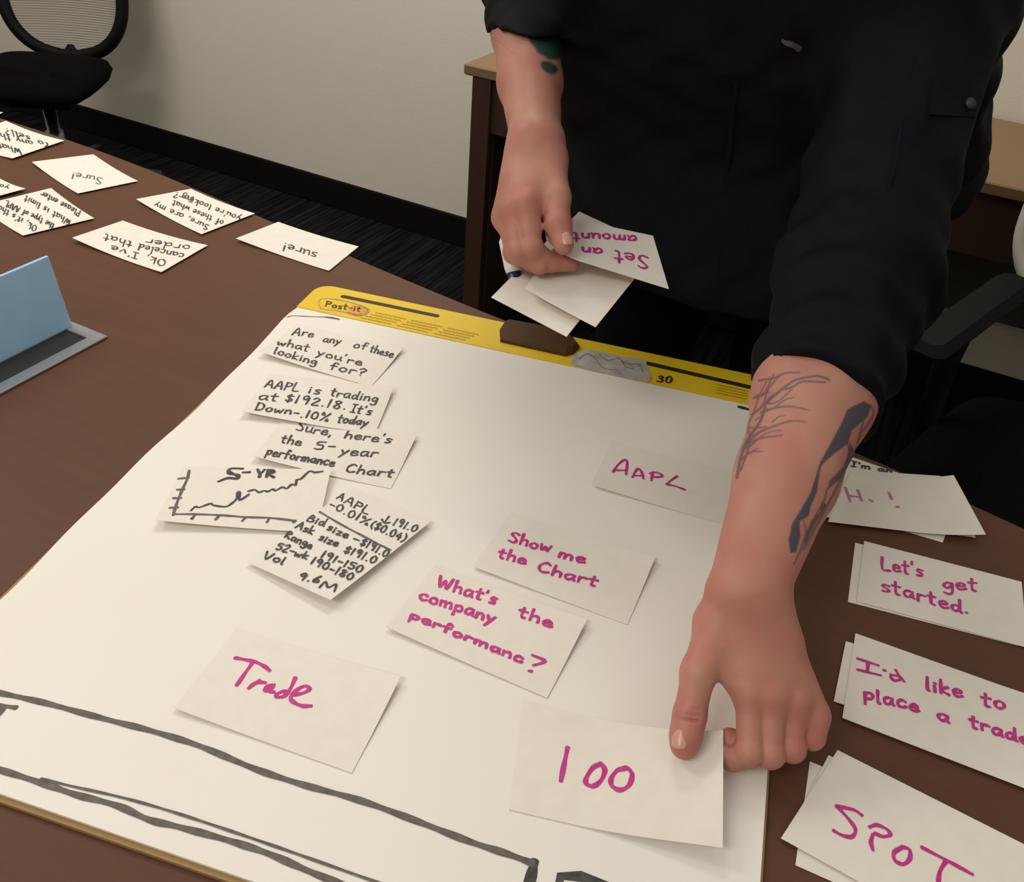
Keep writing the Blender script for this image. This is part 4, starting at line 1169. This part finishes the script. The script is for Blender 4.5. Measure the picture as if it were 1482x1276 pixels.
def nail(c, along, normal, l, w):
    """a thin curved nail plate"""
    a = nz(along); n_ = np.asarray(normal, float); n_ = nz(n_-a*(n_@a)); s = np.cross(a, n_)
    vs = []; fs = []; nu, nv = 8, 8
    for j in range(nv+1):
        for i in range(nu+1):
            u = -1+2*i/nu; v = -1+2*j/nv
            uu = u*math.sqrt(1-.5*v*v*.6); vv = v*math.sqrt(1-.5*u*u*.8)
            vs.append(c+s*(uu*w/2)+a*(vv*l/2)+n_*(.0012-.0030*uu*uu-.0008*max(0, vv)**2)-org)
    for j in range(nv):
        for i in range(nu):
            k = j*(nu+1)+i; fs.append((k, k+1, k+nu+2, k+nu+1))
    o = link('thumbnail', vs, fs, M['nail'], person, True)
    md = o.modifiers.new('thick', 'SOLIDIFY'); md.thickness = .0006; md.offset = 0
    return o
nL = nz(-FX*.85-RX*.5+UX*.1); nail(Ti*.30+Tt*.70-RX*.001+nL*.0112, Tt-Ti, nL, .0135, .0125)
nR = nz(-FX*.95+RX*.25+UX*.1); nail(K(817, 350, .8535)+nR*.0092, RTt-RTi, nR, .0125, .0120)

# clothes
rngj = np.random.RandomState(3)
def jacket():
    def wob(P):
        return .0035*np.sin(P[:, 0]*31+P[:, 2]*44+1.3*np.sin(P[:, 1]*27))*np.sin(P[:, 1]*37-P[:, 2]*23+.7) + .0018*np.sin(P[:, 0]*90+P[:, 1]*55+2*np.sin(P[:, 2]*48))
    def sleeve(cuff, e, s, rc, re, rs, amp, cutn=None):
        b1 = bone(e, cuff+(cuff-e)*(1.0 if cutn is not None else 0.0), re, rc); b2 = bone(e, s, re, rs); ax = nz(cuff-e); L = np.linalg.norm(cuff-e)
        def f(P):
            d = smin(b1(P), b2(P), .04)
            t = (P-e)@ax/L
            q = P-e-np.outer((P-e)@ax, ax)
            ph = 1.4*np.sin(q@np.array([31., 17., 40.]))
            d = d-amp*np.sin(t*19+ph)*np.clip(1.25-np.abs(t-.45), 0, 1)
            return smax(d, (P-cuff)@(ax if cutn is None else cutn), .004)
        return f
    sl_l = sleeve(Ls+(Ls-Le)*0.02, Le, Lsh, .0555, .065, .069, .0038)
    rr = nz(Rs-CAM); cn = nz(-UX+rr*(UX@rr))
    sl_r = sleeve(Rs+cn*.003, Re, Rsh, .0440, .050, .080, .0010, cn)
    body = union([bone(pel+[-.02, -.02, .02], chest+[-.02, -.01, 0], .132, .150, X, (2.0, 1.75)), bone(Lsh+[-.07, .01, .015], Rsh+[.06, .01, .015], .086, .086)], .06)
    hem = bone(pel+[-.01, -.115, -.10], pel+[-.01, -.09, .05], .132, .132, X, (1.9, 1.95))
    collar_out = bone(chest+[0, -.01, .07], neck+[0, -.012, .0], .10, .078)
    def f(P):
        d = smin(body(P), collar_out(P), .04)
        d = smin(d, hem(P), .05)
        d = smin(d, sl_l(P), .035); d = smin(d, sl_r(P), .035)
        d = d+wob(P)
        d = smax(d, -(bone(neck+[0, -.01, -.03], neck+[0, -.04, .09], .066, .07)(P)), .006)
        d = smax(d, (.80-P[:, 2]), .006)
        return smax(d, P[:, 2]-1.38, .004)
    return f
fj = jacket()
VJ, FJ = polygonise(fj, (.02, -.20, .78), (.92, .80, 1.42), .005, .02)
jk = np_mesh('jacket', VJ-org, FJ, M['jacket'], person); jk['label'] = 'dark jacket with sleeves pushed up'
def trousers():
    b = union([bone(hipL, kneL, .104, .075), bone(hipR, kneR, .104, .075), bone(kneL, ankL, .074, .062), bone(kneR, ankR, .074, .062), bone(pel+[-.06, 0, -.02], pel+[.06, 0, -.02], .118, .118)], .03)
    def f(P):
        d = b(P)+.003*np.sin(P[:, 2]*40+P[:, 0]*25)*np.sin(P[:, 1]*30)
        return smax(smax(d, P[:, 2]-.99, .004), .035-P[:, 2], .004)
    return f
VP, FP = polygonise(trousers(), (.1, .28, .02), (.8, .75, 1.02), .008, .02)
np_mesh('trousers', VP-org, FP, M['trousers'], person)
for a in (ankL, ankR):
    fs_ = union([bone(a+[0, .02, -.045], a+[0, -.15, -.052], .042, .034, X, (1.0, 1.25)), bone(a+[0, .015, -.04], a+[0, .005, .02], .042, .044)], .03)
    f2 = lambda P, g=fs_: smax(g(P), .001-P[:, 2], .003)
    Vs, Fs = polygonise(f2, a+[-.09, -.25, -.095], a+[.09, .12, .10], .006, .02)
    np_mesh('shoe', Vs-org, Fs, M['shoe'], person)
VH, FH = polygonise(fh, headc-.17, headc+.17, .006, .02)
np_mesh('hair', VH-org, FH, M['hair'], person)

def surf(f, px, py, d0, d1):
    """first surface of f along the view ray through a photo point"""
    r = ray(px, py); ds = np.linspace(d0, d1, 500); P = CAM+np.outer(ds, r); v = f(P); i = np.argmax(v < 0)
    return (P[i] if v[i] < 0 else None)
def on_jacket(pts, name, width, mat, lift=.0012):
    P = [surf(fj, x, y, .5, 1.6) for x, y in pts]
    P = [p for p in P if p is not None]
    if len(P) < 2: return None
    P = [p-ray(*project(p))*lift for p in spline(P)]
    mb = MB(); nn = [-nz(ray(*project(p))) for p in P]
    ribbon(mb, [p-org for p in P], width, nn)
    o = mb.build(name, mat, jk)
    md = o.modifiers.new('thick', 'SOLIDIFY'); md.thickness = .0012; md.offset = 0
    return o
on_jacket([(1322, 85), (1312, 130), (1303, 190), (1294, 240), (1287, 274)], 'sleeve_zip', .0032, M['zipdark'] if 'zipdark' in M else M['rib'])
on_jacket([(1135, 58), (1146, 64), (1157, 70)], 'zip_pull', .006, M['zip'])
on_jacket([(1080, 0), (1065, 120), (1050, 260), (1035, 400)], 'front_zip', .005, M['rib'])
# sleeve pocket flap with a snap button
Pq = [surf(fj, x, y, .5, 1.6) for x, y in ((1345, 112), (1400, 118), (1408, 172), (1342, 168))]
if all(p is not None for p in Pq):
    nrm = nz(np.cross(Pq[3]-Pq[0], Pq[1]-Pq[0])); 
    if nrm@(CAM-Pq[0]) < 0: nrm = -nrm
    vs = [p-org+nrm*.004 for p in Pq]; vs2 = [p-org-nrm*.004 for p in Pq]
    link('pocket_flap', vs+vs2, [(0, 1, 2, 3), (7, 6, 5, 4), (0, 4, 5, 1), (1, 5, 6, 2), (2, 6, 7, 3), (3, 7, 4, 0)], M['jacket'], jk)
    c = (Pq[1]*.35+Pq[2]*.55+Pq[3]*.1)-org+nrm*.004
    MB().tube([c, c+nrm*.0018], .0052, 16).build('snap_button', M['snap'], jk, True)

# ------------------------------------------------------------------ things in the right hand
gheld = 'cards held in the right hand'
class FreeCard:
    """card through four world corners (TL,TR,BR,BL), bent by bend(u,v) along its normal"""
    def __init__(self, c, bend): 
        self.c4 = [np.asarray(p, float) for p in c]; self.bend = bend
        self.n = nz(np.cross(self.c4[1]-self.c4[3], self.c4[0]-self.c4[2]))
        if self.n[2] < 0: self.n = -self.n
    def pt(self, u, v, dz=0):
        TL, TR, BR, BL = self.c4
        p = (BL*(1-u)+BR*u)*(1-v)+(TL*(1-u)+TR*u)*v
        return p+self.n*(self.bend(u, v)+dz)
    def build(self, name, label, nu=18, nv=10, th=.0003):
        vs = []; fs = []
        for dz in (0.0, -th):
            for j in range(nv+1):
                for i in range(nu+1): vs.append(self.pt(i/nu, j/nv, dz))
        n = (nu+1)*(nv+1); w = nu+1
        for j in range(nv):
            for i in range(nu):
                a = j*w+i; fs.append((a, a+1, a+w+1, a+w)); fs.append((n+a, n+a+w, n+a+w+1, n+a+1))
        rim = [i for i in range(nu)] + [j*w+nu for j in range(nv)] + [nv*w+i for i in range(nu, 0, -1)] + [j*w for j in range(nv, 0, -1)]
        for a, b in zip(rim, rim[1:]+rim[:1]): fs.append((a, n+a, n+b, b))
        self.o0 = self.pt(.5, .5)
        self.o = link(name, [v-self.o0 for v in vs], fs, M['paper']); self.o.location = tuple(self.o0)
        tag(self.o, label, 'note card', gheld); return self
    def ink(self, strokes_uv, width, mat):
        mb = MB()
        for st in strokes_uv:
            P = [self.pt(u, v, .0005)-self.o0 for u, v in spline(st)]
            ribbon(mb, P, width, [self.n]*len(P))
        return mb.build('handwriting', mat, self.o)
    def uv(self, px, py):
        u = v = .5
        for _ in range(12):
            p0 = np.array(project(self.pt(u, v))); e = 1e-3
            du = (np.array(project(self.pt(u+e, v)))-p0)/e; dv = (np.array(project(self.pt(u, v+e)))-p0)/e
            s = np.linalg.solve(np.stack([du, dv], 1), np.array([px, py])-p0); u += s[0]; v += s[1]
        return u, v
tt = RTt+FX*.0115; ZC = tt[2]
top = FreeCard([at(780, 306, ZC+.004), at(945, 341, ZC-.006), at(968, 418, ZC-.022), at(789, 362, ZC-.002)], lambda u, v: .008*max(0, (.3-u)/.3)**2)
top.build('note_card', 'white card held in the hand reading Set an amount upside down in magenta')
px = lambda pts: [top.uv(680+x/4.63, 280+y/4.63) for x, y in pts]
st = []
for s, a, b, tp_ in (("amount", (1118, 285), (685, 262), (5, 62)), ("Set", (1195, 425), (965, 385), (5, 80)), ("an", (890, 372), (750, 358), (0, 62))):
    for q_ in text_px(s, a, b, tp_): st.append(px(q_))
top.ink(st, .0030, M['magenta'])
back = FreeCard([at(838, 306, ZC-.012), at(912, 340, ZC-.016), at(872, 392, ZC-.030), at(800, 346, ZC-.022)], lambda u, v: 0)
back.build('note_card', 'white card just peeking out behind the held Set an amount card')
w3 = FreeCard([at(832, 318, ZC-.026), at(940, 376, ZC-.026), at(862, 473, ZC-.036), at(759, 421, ZC-.036)], lambda u, v: .003*(1-u)**2)
w3.build('note_card', 'blank white card held below the thumb, in front of another blank one')
w4 = FreeCard([at(800, 340, ZC-.036), at(890, 398, ZC-.038), at(820, 487, ZC-.046), at(711, 430, ZC-.046)], lambda u, v: 0)
w4.build('note_card', 'lowest blank white card held in the hand, over the pad\'s yellow header')
# marker gripped in the curled fingers: white barrel end and dark blue cap
mk = empty('marker_pen', tuple(K(733, 350, .905))); tag(mk, 'white marker pen gripped in the curled fingers that hold the cards', 'marker pen')
p0, p1, p2 = K(731, 345, .903), K(737, 388, .905), K(741, 400, .906)
ax0 = K(733, 342, .906); ax1 = K(744, 395, .908); dd = nz(ax1-ax0)
rel(mk, MB().tube([ax0, ax0+dd*.004, ax1-dd*.006, ax1-dd*.001], [.006, .0085, .0085, .0078], 18)).build('barrel', M['pen'], mk, True)
rel(mk, MB().tube([ax1-dd*.0012, ax1+dd*.02, ax1+dd*.024], [.0072, .0066, .004], 18)).build('cap', M['pencap'], mk, True)
